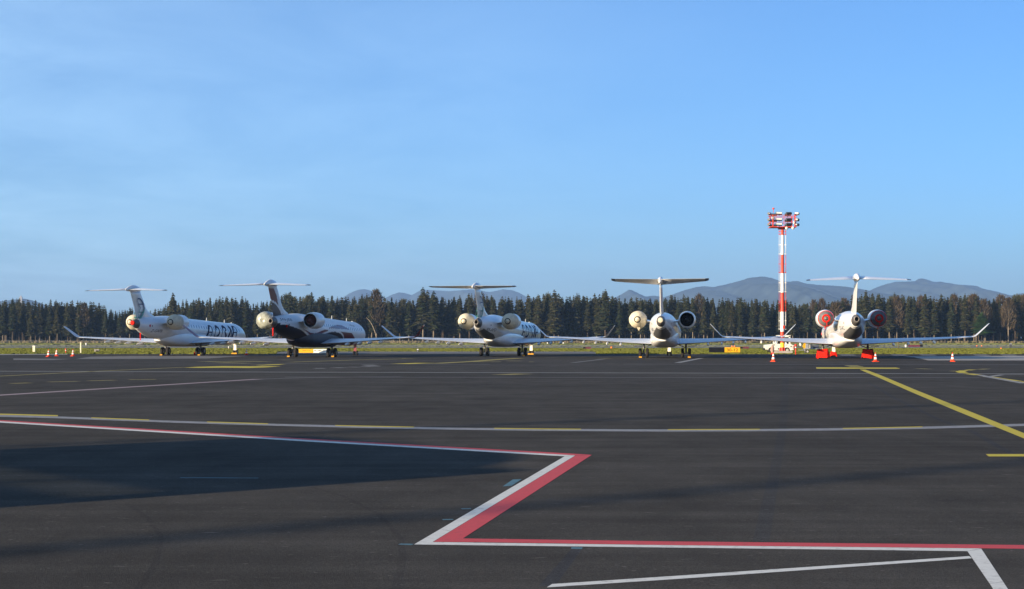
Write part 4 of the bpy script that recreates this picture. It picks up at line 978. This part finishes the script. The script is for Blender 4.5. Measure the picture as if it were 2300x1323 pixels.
wheel_cover(5, 0, 17.25, .72, .48, .7, 'small shaded red canvas cover over the nose wheels of the rightmost jet', 9)
cb = MB(); cb.add([(-.16, -.14, 0), (.16, -.14, 0), (.16, .14, 0), (-.16, .14, 0), (-.16, -.03, .16), (.16, -.03, .16), (.16, .10, .16), (-.16, .10, .16)], [(3, 2, 1, 0), (4, 5, 6, 7), (0, 1, 5, 4), (1, 2, 6, 5), (2, 3, 7, 6), (3, 0, 4, 7)]); cm_ = cb.mesh('chock', M['chock'])
for n, X, Y, lb in ((1, -2.37, -.5, 'yellow chock behind the left main wheels of the leftmost jet'), (1, 2.06, -.5, 'yellow chock behind the right main wheels of the leftmost jet'), (2, -2.37, -.5, 'yellow chock behind the left main wheels of the dark livery jet'),
                    (2, 2.28, -.5, 'yellow chock behind the right main wheels of the dark livery jet'), (3, 2.28, -.5, 'orange-yellow chock behind the right main wheels of the middle jet'), (4, -2.37, -.5, 'yellow chock behind the left main wheels of the plain white jet'), (4, 2.37, -.5, 'yellow chock behind the right main wheels of the plain white jet')):
    o = link('wheel_chock', cm_); o.scale = (.85, .85, .8); o.location = place(n, X, Y); o.rotation_euler = (0, 0, -JP[n][2]); tag(o, lb, 'wheel chock', 'yellow wheel chocks')
for n, lb in ((1, 'long yellow chock at the nose wheels of the leftmost jet'), (3, 'long yellow chock at the nose wheels of the middle jet')):
    o = link('wheel_chock', cm_); o.location = place(n, 0, 16.85); o.scale = (2.1, 1, 1); o.rotation_euler = (0, 0, -JP[n][2]); tag(o, lb, 'wheel chock', 'yellow wheel chocks')

# ------------------------------------------------------------------ traffic cones
def make_cone(loc, label):
    o = empty('traffic_cone', loc, rnd.uniform(0, 1.5), label, 'traffic cone', 'orange and white traffic cones around the parked jets')
    def seg(z0, z1):
        r = lambda z: .165 - z * .185; b = MB(); b.lathe([(z0, r(z0)), (z1, r(z1))], 'Z', n=20); return b
    def mk():
        b = MB(); b.box((0, 0, .025), (.42, .42, .05)); b.lathe([(.05, .185), (.08, .16), (.20, .128)], 'Z', n=20); return b.mesh('base', M['cone_orange'])
    link('base', shared('cbase', mk), o)
    link('white_band', shared('cb1', lambda: seg(.20, .37).mesh('white_band', M['cone_white'])), o); link('orange_band', shared('cb2', lambda: seg(.37, .47).mesh('orange_band', M['cone_orange'])), o)
    link('white_band', shared('cb3', lambda: seg(.47, .62).mesh('white_band', M['cone_white'])), o)
    link('tip', shared('cb4', lambda: seg(.62, .74).mesh('tip', M['cone_orange'])), o)
    return o
for u, v, lb in ((109, 801.2, 'leftmost of the three orange and white cones at the far left'), (127, 799.8, 'middle of the three orange and white cones at the far left'), (164, 799.9, 'rightmost of the three cones at the far left, nearest the jet'),
                 (553.5, 797.3, 'orange and white cone just ahead of the nose of the leftmost jet'), (1737, 812.3, 'orange and white cone in front of the cloth-wrapped post and the truck'), (1966.5, 812.4, 'orange and white cone right beside the right wheel cover of the rightmost jet'), (2139.5, 812.2, 'orange and white cone alone on the right beyond the rightmost jet')):
    x, y, _ = G(u, v, .02); make_cone((x, y, .02), lb)
x, y, _ = G(437, 797.6, .02); b = MB(); b.lathe([(0, .14), (.36, .05)], 'Z', n=14); o = b.build('traffic_cone', M['red_cover'], None, (x, y, .02)); tag(o, 'small plain red cone beside the right main wheels of the leftmost jet', 'traffic cone')

# ------------------------------------------------------------------ floodlight mast
def mast(x, y, hgt, label, rz=0.0, thin=1.0):
    o = empty('floodlight_mast', (x, y, 0.02), rz, label, 'floodlight mast', 'red and white banded floodlight masts'); k = hgt / 18.1
    b = MB(); b.box((0, 0, .15), (2.2, 2.2, .34)); b.build('concrete_base', M['concrete'], o)
    def r(z): return (.27 - .10 * z / hgt) * thin
    def seg(nm, z0, z1, mt):
        b = MB(); b.lathe([(z0 * k, r(z0 * k)), (z1 * k, r(z1 * k))], 'Z', n=20); return b.build(nm, mt, o)
    pole = seg('pole_band', .32, .78, M['mast_red'])
    for z0, z1, mt in ((.78, 1.36, 'mast_yellow'), (1.36, 2.78, 'mast_red'), (2.78, 5.3, 'mast_white'), (5.3, 7.75, 'mast_red'), (7.75, 10.2, 'mast_white'), (10.2, 12.55, 'mast_red'), (12.55, 15.05, 'mast_white'), (15.05, 16.0, 'mast_red')):
        seg('pole_band', z0, z1, M[mt])
    b = MB()
    for a in range(8): an = a * math.pi / 4; b.box((math.cos(an) * .31, math.sin(an) * .31, .52), (.14, .03, .42), rz=an, taper=.6)
    b.build('base_flange', M['mast_red'], o)
    # two ladder rails with hoops, coloured like the band they run along
    for z0, z1, mt in ((3.0, 5.3, 'mast_white'), (5.3, 7.75, 'mast_red'), (7.75, 10.2, 'mast_white'), (10.2, 12.55, 'mast_red'), (12.55, 15.05, 'mast_white'), (15.05, 16.0, 'mast_red')):
        b = MB()
        for s in (-1, 1): b.tube([(s * .42, -.05, z0 * k), (s * .42, -.05, z1 * k)], .022 if s < 0 else .035, 5)
        for z in (z0 + .1, (z0 + z1) / 2): b.box((0, -.05, z * k), (.98, .05, .07))
        b.build('ladder_rail', M[mt], o)
    for u_ in (0,):
        b = MB(); b.box((.14, -.24, 3.35 * k), (.24, .04, .40)); b.build('warning_plate', M['mast_red'], o)
    # head: cage with three rails and lamps
    zb, W, D = 16.0 * k, 1.62, 1.1
    b = MB(); b.box((0, 0, zb + .03), (2 * W, 2 * D, .09)); b.box((0, 0, zb - .12), (1.0, .8, .18))
    for sx_ in (-1, 1):
        for sy_ in (-1, 1): b.box((sx_ * W * .86, sy_ * D, zb + .80), (.13, .10, 1.5))
    for z in (.62, 1.18, 1.5):
        for sy_ in (-1, 1): b.box((0, sy_ * D, zb + z), (2 * W * .95, .045, .045))
        for sx_ in (-1, 1): b.box((sx_ * W, 0, zb + z), (.05, 2 * D, .07))
    b.box((0, -D, zb + .8), (.05, .05, 1.45))
    b.box((-1.25, -D * .6, zb + 2.1), (.05, .05, .5)); b.build('cage', M['mast_red'], o)
    b = MB(); b.lathe([(2.26, .12), (2.42, .16), (2.46, .13)], 'Z', n=10, c=(-1.25, -D * .6, zb)); b.build('obstruction_light', M['mast_red'], o)
    lm = shared('lamp', lambda: (lambda q: (q.box((0, 0, 0), (.78, .26, .27)), q.box((0, -.14, 0), (.70, .03, .21), mi=1), q.box((0, .02, -.22), (.06, .06, .2)))[0].mesh('floodlight', [M['lamp_body'], M['lamp_glass']]))(MB()))
    for ri, z in enumerate((.33, .95, 1.72)):
        for ci, (lx_, ry) in enumerate(((-1.72, .9), (-.62, 0), (.62, .5), (1.78, -.6))):
            l_ = link('floodlight', lm, o, (lx_, -D - .02 if 0 < ci < 3 else -D * .4, zb + z)); l_.rotation_euler = (R(-22), R(3), ry + (math.pi if ci == 2 else 0))
            if ci in (0, 3): l_.scale = (.72, 1, 1)
        for lx_ in (-.9, .9):
            l_ = link('floodlight', lm, o, (lx_, D + .1, zb + z)); l_.rotation_euler = (R(-22), 0, math.pi)
    rl = shared('rlamp', lambda: (lambda q: (q.lathe([(0, .0), (0, .20), (.22, .12), (.24, .02)], 'Y', n=16),)[0].mesh('round_lamp', M['lamp_glass']))(MB()))
    for lx_, zz in ((-1.35, 1.15), (.35, -.15), (1.15, -.12), (1.35, .55)): link('round_lamp', rl, o, (lx_, -D - .05, zb + zz))
    return o
mx_, my_, _ = G(1757.3, 794.2)
mast(mx_, my_, 18.1, 'tall red and white banded floodlight mast with a lamp cage, beside the white truck')
dS = Vector((math.sin(R(SUN_AZ)), math.cos(R(SUN_AZ)))); nS = Vector((-dS.y, dS.x))
for q, s, hh, lb in ((13.0, -82, 25, 'unseen floodlight mast added behind the viewer to cast a thin shadow across the near apron'), (25.8, -92, 29, 'unseen floodlight mast added behind the viewer to cast a thin shadow across the mid apron')):
    p = nS * q + dS * s; mast(p.x, p.y, hh, lb, thin=.75)  # unseen masts added to cast thin shadows over the apron

# ------------------------------------------------------------------ unseen bus added and shaped to cast the shadow on the near apron
def bus():
    q0, s0 = 20.9, -2.6; p = nS * q0 + dS * s0
    o = empty('shadow_caster_bus', (p.x, p.y, .02), math.atan2(nS.y, nS.x), 'unseen white bus added left of the viewer to cast the foreground shadow', 'bus')
    Lh, Wd = 4.3, 1.35
    b = MB()   # lower body, roof and pillars; openings shaped to let light bands into the shadow
    def slab(z0, z1, bulge=0.0):
        ring = lambda z, g: [(-Lh * g, -Wd, z), (Lh * g * .92, -Wd, z), (Lh * g, -Wd * .7, z), (Lh * g, Wd * .7, z), (Lh * g * .92, Wd, z), (-Lh * g, Wd, z)]
        b.rings([ring(z0, 1), ring(z1, 1 - bulge)], cap=True, smooth=False)
    slab(.35, 1.25)
    def ring2(z, x0): return [(x0, -Wd, z), (Lh * .92, -Wd, z), (Lh, -Wd * .7, z), (Lh, Wd * .7, z), (Lh * .92, Wd, z), (x0, Wd, z)]
    b.rings([ring2(2.40, -Lh + .1), ring2(2.70, -Lh + .7), ring2(2.95, -Lh + 1.6), ring2(3.08, -Lh + 2.6)], smooth=False)
    b.box((-.15, Wd - .05, 1.655), (2 * Lh * .95, .08, .81)); b.box((-.15, Wd - .05, 2.69), (2 * Lh * .95, .08, .04))
    for z0, z1 in ((1.25, 1.56), (1.80, 2.02), (2.20, 2.72)): b.box((-.15, -Wd + .05, (z0 + z1) / 2), (2 * Lh * .95, .08, z1 - z0))
    for s in (-1, 1):
        for k in range(4): b.box((-Lh + .10 + k * (2 * Lh * .92 - .1) / 3, s * (Wd - .06), 1.98), (.13 if k else .5, .10, 1.46))
    b.build('body', M['truck_white'], o)
    g = MB(); g.box((-.3, Wd - .12, 2.38), (2 * Lh * .93, .02, .66)); g.build('window', M['bus_glass'], o)
    for z in (1.68, 2.11): g = MB(); g.box((-.3, -Wd + .12, z), (2 * Lh * .93, .02, .25)); g.build('window', M['bus_glass'], o)
    g = MB(); g.box((Lh - .05, 0, 1.75), (.02, 1.8, 1.0)); g.build('windscreen', M['bus_glass'], o)
    wm = wheel_mesh(.48, .28)
    for xx in (-2.7, 2.6):
        for s in (-1, 1): w = link('wheel', wm, o, (xx, s * 1.15, .48)); w.rotation_euler = (0, 0, R(90))
bus()

# ------------------------------------------------------------------ truck by the mast
def truck():
    x, y, _ = G(1751, 792.3); k = 3.95 / 4.0
    o = empty('utility_truck', (x, y + .8, .0), R(0), 'boxy white utility truck facing left behind the floodlight mast', 'truck')
    # side profile (X along image, Z up), facing -X
    def prism(name, pts, hy, mat, bevel=True):
        b = MB(); n = len(pts); b.add([(p[0], -hy, p[1]) for p in pts] + [(p[0], hy, p[1]) for p in pts], [tuple(range(n))] + [tuple(range(2 * n - 1, n - 1, -1))] + [(i, n + i, n + (i + 1) % n, (i + 1) % n)[::-1] for i in range(n)])
        me = fix_normals(b.mesh(name, mat))
        if bevel:
            bm = bmesh.new(); bm.from_mesh(me); bmesh.ops.bevel(bm, geom=bm.edges[:], offset=.035, segments=2, affect='EDGES', profile=.6); bm.to_mesh(me); bm.free()
        return link(name, me, o)
    arch = lambda cx_, r0: [(cx_ + r0 * math.cos(t), .30 + r0 * math.sin(t) * 1.0) for t in np.linspace(0, math.pi, 9)]
    low = [(-1.92, .42), (-1.95, .98), (-1.85, 1.07), (-.40, 1.24), (-.25, 1.20), (1.55, 1.20), (1.72, 1.06), (1.95, 1.05), (1.95, .40), (1.55, .30)] + arch(1.02, .42) + [(.5, .30), (-.62, .30)] + arch(-1.12, .42) + [(-1.6, .42)]
    prism('body', low, .80, M['truck_white'])
    # cab: pillars and roof round real openings
    b = MB(); b.box((.62, 0, 2.32), (1.75, 1.44, .10)); 
    for s in (-1, 1):
        b.tube([(-.36, s * .70, 1.18), (-.14, s * .68, 2.30)], .06, 6); b.box((.62, s * .70, 1.76), (.13, .07, 1.14)); b.box((1.36, s * .70, 1.76), (.22, .07, 1.14))
        b.box((.65, s * .70, 2.20), (1.7, .07, .16))
    b.box((1.42, 0, 1.45), (.07, 1.4, .5)); b.build('cab', M['truck_white'], o)
    g = MB(); g.box((.25, -.69, 1.72), (.80, .015, 1.04)); g.box((.97, -.69, 1.72), (.60, .015, 1.04)); g.build('side_window', M['truck_glass'], o)
    g = MB(); g.add([(-.36, -.64, 1.2), (-.36, .64, 1.2), (-.15, .62, 2.26), (-.15, -.62, 2.26)], [(0, 1, 2, 3)]); g.build('windscreen', M['truck_glass'], o)
    b = MB(); b.box((.55, .1, 1.22), (1.2, 1.3, .1)); b.box((.55, .62, 1.72), (1.7, .02, 1.0)); b.box((1.1, 0, 1.75), (.14, .9, .6)); b.build('seat_and_dark_backing', M['dark'], o)  # seat, plus a dark sheet standing in for shade behind the windows
    b = MB(); b.lathe([(2.37, .09), (2.50, .08), (2.55, .02)], 'Z', n=12, c=(.35, 0, 0)); b.build('beacon', M['orange_lamp'], o)
    b = MB(); b.box((-2.0, 0, .50), (.14, 1.5, .24)); b.box((2.0, 0, .62), (.12, 1.5, .5)); b.build('bumper', M['dark'], o)
    b = MB(); b.box((1.83, -.815, .72), (.07, .02, .5)); b.build('tail_light', M['mast_red'], o)
    b = MB(); b.box((-.75, -.815, 1.02), (.3, .02, .05)); b.box((.28, -.815, 1.08), (.14, .03, .05)); b.lathe([(-.84, .001), (-.84, .1)], 'Y', n=12, c=(-.15, 0, .52)); b.box((1.55, -.815, .85), (.14, .02, .16)); b.build('door_handle', M['sign_black'], o)
    wm = wheel_mesh(.36, .2)
    for xx in (-1.12, 1.02):
        for s in (-1, 1): w = link('wheel', wm, o, (xx, s * .68, .365)); w.rotation_euler = (0, 0, R(90))
    # driver
    p = MB(); p.rings([[(.70 + a * math.cos(t), -.25 + b_ * math.sin(t), z) for t in np.linspace(0, 2 * math.pi, 17)[:-1]] for z, a, b_ in ((1.48, .16, .20), (1.6, .16, .21), (1.85, .14, .24), (1.98, .10, .20), (2.03, .055, .06), (2.08, .06, .06), (2.13, .095, .075), (2.20, .105, .08), (2.26, .08, .06), (2.28, .02, .02))], smooth=True)
    po = p.build('person', [M['skin']], None); po.location = (x, y + .8, -.16); tag(po, 'person in a yellow-green vest sitting in the cab of the white truck', 'person')
    vv = MB(); vv.rings([[(.70 + a * math.cos(t), -.25 + b_ * math.sin(t), z) for t in np.linspace(0, 2 * math.pi, 17)[:-1]] for z, a, b_ in ((1.49, .175, .215), (1.6, .175, .225), (1.85, .155, .255), (1.97, .115, .215), (2.0, .07, .09))], cap=False); vv.build('vest', M['hi_vis'], po)
    aa = MB()
    for s in (-1, 1): aa.tube([(.70, -.25 + s * .22, 1.92), (.62, -.25 + s * .27, 1.7), (.38, -.25 + s * .18, 1.66)], [.055, .05, .035], 8)
    aa.build('sleeves', M['hi_vis'], po)
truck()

# ------------------------------------------------------------------ small airfield things
def at(u, v): x, y, _ = G(u, v); return x, y
def px(v): return (H * 1.0) / (v - VH)                      # metres per photo pixel at the depth of ground row v
def sign_text(parent, body, x0, x1, z0, z1, y, mat, name='text'):
    vs, fs, w = text_mesh(body, 2, 0, .003); me = bpy.data.meshes.new(name); me.from_pydata([(x0 + (x1 - x0) * a, y, z0 + (z1 - z0) * c) for a, c, _ in vs], [], fs); me.materials.append(mat); return link(name, me, parent)
def box_sign(u0, u1, vb, vt, label, panels, cat='airfield sign', dep=.30):
    """panels: (fraction0, fraction1, material, [(text, f0, f1, z0, z1)])"""
    s = px(vb); x0, y = at(u0, vb); wd = (u1 - u0) * s; hh = (vb - vt) * s; o = empty('airfield_sign', (x0 + wd / 2, y, 0), 0, label, cat)
    b = MB(); n = 3
    for k in range(n): b.box((-wd / 2 + wd * (k + .5) / n, .0, .04), (.10, .10, .10))
    b.build('legs', M['galv'], o)
    for f0, f1, mt, txts in panels:
        a0, a1 = -wd / 2 + wd * f0, -wd / 2 + wd * f1; b = MB(); b.box(((a0 + a1) / 2, 0, .08 + (hh - .08) / 2), (a1 - a0 - .012, dep, hh - .08)); pn = b.build('panel', M[mt], o)
        for body, t0, t1, z0, z1 in txts: sign_text(pn, body, a0 + (a1 - a0) * t0, a0 + (a1 - a0) * t1, .08 + (hh - .08) * z0, .08 + (hh - .08) * z1, -dep / 2 - .006, M['sign_black'], 'lettering')
    return o
box_sign(1592.5, 1662, 792.6, 780.2, 'low sign with a black panel and a yellow panel reading 30-12', [(0, .492, 'sign_black', []), (.5, 1, 'sign_yellow', [('30-12', .14, .86, .17, .78)])])
box_sign(671.5, 735, 793.8, 783.9, 'low yellow and white sign under the dark livery jet', [(0, .51, 'sign_yellow', [('30-12', .26, .80, .48, .72)]), (.515, 1, 'sign_white', [('M-CMB', .06, .58, .48, .74), ('30-1', .70, .96, .48, .74)])])
box_sign(1310, 1327.5, 784.2, 779.3, 'small dark maroon panel sign right of the nose of the middle jet', [(0, .3, 'sign_black', []), (.3, 1, 'sign_maroon', [])])
box_sign(1662.5, 1682, 784, 778.6, 'small dark maroon sign just right of the 30-12 sign', [(0, .28, 'sign_black', []), (.3, 1, 'sign_maroon', [])])
box_sign(2040, 2072.5, 779.9, 774.6, 'long maroon sign with a dark end beyond the grass right of the rightmost jet', [(0, .80, 'sign_maroon', []), (.82, 1, 'sign_black', [])])

def post(name, u, vb, vt, wpx, mat, label, cat, rnd_=False, bands=None):
    s = px(vb); x, y = at(u, vb); hh = (vb - vt) * s; w = wpx * s; o = empty(name, (x, y, 0), 0, label, cat)
    for (f0, f1, mt, k) in (bands or [(0, 1, mat, 1)]):
        b = MB()
        if rnd_: b.lathe([(hh * f0, w / 2 * k), (hh * f1 - .01, w / 2 * k), (hh * f1, w / 2 * k * .6)], 'Z', n=14, cap=True)
        else: b.box((0, 0, hh * (f0 + f1) / 2), (w * k, w * k * .7, hh * (f1 - f0)))
        b.build('shaft' if f1 < .9 else 'cap', M[mt], o)
    return o
post('marker_cabinet', 76.3, 791, 776.6, 5.4, 'post_cream', 'cream box-shaped marker post standing in the grass at the far left', 'marker post', bands=[(0, .9, 'post_cream', 1), (.9, 1, 'sign_white', 1.08)])
post('marker_pole', 181.2, 793.8, 767.8, 2.5, 'post_cream', 'tall thin cream post left of the left main wheels of the leftmost jet', 'marker post', bands=[(0, .94, 'post_cream', 1), (.94, 1, 'concrete', 1.2)])
post('hydrant', 148, 793.4, 783, 3.6, 'mast_red', 'small red and white hydrant in the grass between the cones at the far left', 'hydrant', True, [(0, .55, 'mast_red', .8), (.55, .72, 'sign_white', .85), (.72, 1, 'mast_red', 1.2)])
post('hydrant', 1787.2, 796.9, 773, 3.9, 'mast_red', 'red and pale striped hydrant post with a round red head, right of the truck', 'hydrant', True, [(0, .64, 'mast_red', .75), (.64, .76, 'sign_white', .9), (.76, 1, 'mast_red', 1.4)])
post('marker_post', 513.6, 784.4, 778.2, 2.4, 'cone_white', 'short white and pink marker under the nose of the leftmost jet', 'marker post', True, [(0, .4, 'cloth_pink', 1), (.4, 1, 'cone_white', 1)])
post('marker_pole', 2018, 784.4, 768.4, 1.6, 'bark', 'thin dark brown pole in the grass under the right wing of the rightmost jet', 'pole', True)
post('marker_post', 2034, 779.8, 774.2, 3.0, 'cone_white', 'small white post left of the long maroon sign', 'marker post')
post('equipment_box', 2270, 780.6, 771.4, 5.2, 'lamp_body', 'small dark grey equipment box far right beyond the runway', 'equipment box', bands=[(0, .8, 'lamp_body', 1), (.8, 1, 'galv', .9)])
post('marker_light', 1373.5, 784.0, 778.6, 3.8, 'orange_lamp', 'orange marker light left of the plain white jet', 'marker light', True, [(0, .3, 'sign_black', .6), (.3, 1, 'orange_lamp', 1)])
for u, lb in ((1644.2, 'left one of two orange lights above the 30-12 sign'), (1650, 'right one of two orange lights above the 30-12 sign')):
    post('marker_light', u, 781.4, 776.4, 3.6, 'orange_lamp', lb, 'marker light', True, [(0, .3, 'sign_black', .6), (.3, 1, 'orange_lamp', 1)])
for u, vb, lb in ((2194, 778.9, 'left one of two tiny orange lights on the far runway, right side'), (2205, 778.9, 'right one of two tiny orange lights on the far runway, right side'), (2248.5, 784.2, 'tiny pale orange light in the grass near the right edge')):
    post('marker_light', u, vb, vb - 3.2, 2.8, 'orange_lamp', lb, 'marker light', True, [(0, .3, 'sign_black', .6), (.3, 1, 'orange_lamp', 1)])
for u, vb, vt, lb in ((1230, 772.3, 769.0, 'tiny white marker far behind the nose of the middle jet, left of its twin'), (1265.5, 772.3, 769.0, 'tiny white marker far behind, between the middle and the plain white jets'), (193.5, 775.5, 770.5, 'small white marker beyond the runway behind the tall thin cream post')):
    post('marker_post', u, vb, vt, 3.0, 'cone_white', lb, 'marker post', True)
# concrete box, dark round light
s = px(790.6); x, y = at(217.7, 790.6); o = empty('cable_box', (x, y, 0), .1, 'low grey concrete box with a dark front in the grass left of the leftmost jet', 'cable box')
b = MB(); b.box((0, 0, .17), (.66, .5, .34)); b.build('body', M['concrete'], o); b = MB(); b.box((0, 0, .37), (.74, .58, .06)); b.build('lid', M['concrete'], o); b = MB(); b.box((.08, -.26, .14), (.40, .03, .18)); b.build('vent', M['sign_black'], o)
s = px(790.2); x, y = at(938, 790.2); o = empty('spotlight', (x, y, 0), 0, 'small dark round spotlight low in the grass left of the middle jet', 'spotlight')
b = MB(); b.lathe([(-.12, .05), (-.1, .17), (.12, .19), (.16, .16)], 'Y', n=16, c=(0, 0, .30), cap=True); b.build('housing', M['lamp_body'], o); b = MB(); b.box((0, 0, .07), (.08, .08, .14)); b.build('leg', M['galv'], o); b = MB(); b.lathe([(-.13, .001), (-.13, .1)], 'Y', n=12, c=(.03, 0, .33)); b.build('lens', M['lamp_glass'], o)
# cloth-wrapped post
x, y = at(1735, 796.2); s = px(796.2); o = empty('wrapped_post', (x, y, 0), 0, 'post wrapped in faded pinkish cloth with a red foot, left of the truck wheel', 'post')
b = MB(); b.lathe([(.22, .16), (.4, .20), (.7, .21), (.95, .18), (1.08, .10), (1.12, .03)], 'Z', n=24, wob=.05, c=(0, 0, 0)); b.build('cloth', M['cloth_pink'], o)
b = MB(); b.lathe([(0, .19), (.1, .17), (.24, .15)], 'Z', n=16, wob=.03); b.build('foot', M['red_cover'], o); b = MB(); b.tube([(0, 0, 0), (.02, 0, 1.12), (.10, 0, 1.24), (.22, 0, 1.25)], .03, 6); b.build('hook', M['dark'], o)
# equipment trailer
x, y = at(1824, 793.6); o = empty('equipment_trailer', (x, y + .5, 0), 0, 'grey equipment trailer with pipes and boxes behind the rightmost jet left wheel cover', 'trailer')
s = px(793.6)
b = MB(); b.box((.1, 0, .58), (2.1, 1.2, .09)); b.box((-1.25, 0, .42), (.9, .07, .07)); b.box((.9, -.5, .3), (.05, .05, .5)); b.build('deck', M['galv'], o)
wm = wheel_mesh(.25, .15)
for s_ in (-1, 1): w = link('wheel', wm, o, (-.62, s_ * .5, .25)); w.rotation_euler = (0, 0, R(90))
b = MB(); b.box((-.62, 0, .95), (.34, .7, .62)); b.build('pump_housing', M['galv'], o)
b = MB(); b.box((-.12, -.2, .88), (.55, .5, .50)); b.build('crate', M['concrete'], o)
b = MB(); b.lathe([(-.4, .22), (.4, .22)], 'X', n=16, c=(.52, 0, .85), cap=True); b.build('tank', M['galv'], o)
b = MB()
for z in (.75, .95, 1.15): b.tube([(-.9, .45, z), (1.05, .45, z)], .025, 5)
for xx in (-.9, -.3, .4, 1.05): b.tube([(xx, .45, .6), (xx, .45, 1.2)], .025, 5)
b.build('rail', M['galv'], o)
# yellow hose reel at its left end
x, y = at(1805.5, 794); o = empty('warning_board', (x, y, 0), 0, 'bright yellow warning board leaning at the left end of the grey trailer', 'board')
b = MB(); b.add([(-.16, 0, .95), (.12, 0, 1.45), (.24, .02, 1.42), (.22, .03, .72), (.08, .02, .62), (-.14, 0, .85), (-.16, .09, .95), (.12, .09, 1.45), (.24, .11, 1.42), (.22, .12, .72), (.08, .11, .62), (-.14, .09, .85)], [(5, 4, 3, 2, 1, 0), (6, 7, 8, 9, 10, 11)] + [(i, (i + 1) % 6, (i + 1) % 6 + 6, i + 6) for i in range(6)]); fix = b.build('board', M['sign_yellow'], o)
b = MB(); b.tube([(.15, .07, 0), (.15, .07, .75)], .03, 6); b.build('stand', M['galv'], o)

# ------------------------------------------------------------------ haze
hz = MB(); hz.box((0, 6000, 240), (27000, 12600, 486)); hm = bpy.data.materials.new('haze'); hm.use_nodes = True
n, l = hm.node_tree.nodes, hm.node_tree.links; n.remove(n['Principled BSDF']); pv = n.new('ShaderNodeVolumePrincipled')
pv.inputs['Color'].default_value = (0.38, 0.61, 1.0, 1); pv.inputs['Density'].default_value = 0.00007; pv.inputs['Anisotropy'].default_value = 0.1
l.new(pv.outputs[0], n['Material Output'].inputs['Volume'])
ho = hz.build('haze', hm); ho['kind'] = 'stuff'; ho['label'] = 'thin blue air haze over the airfield'
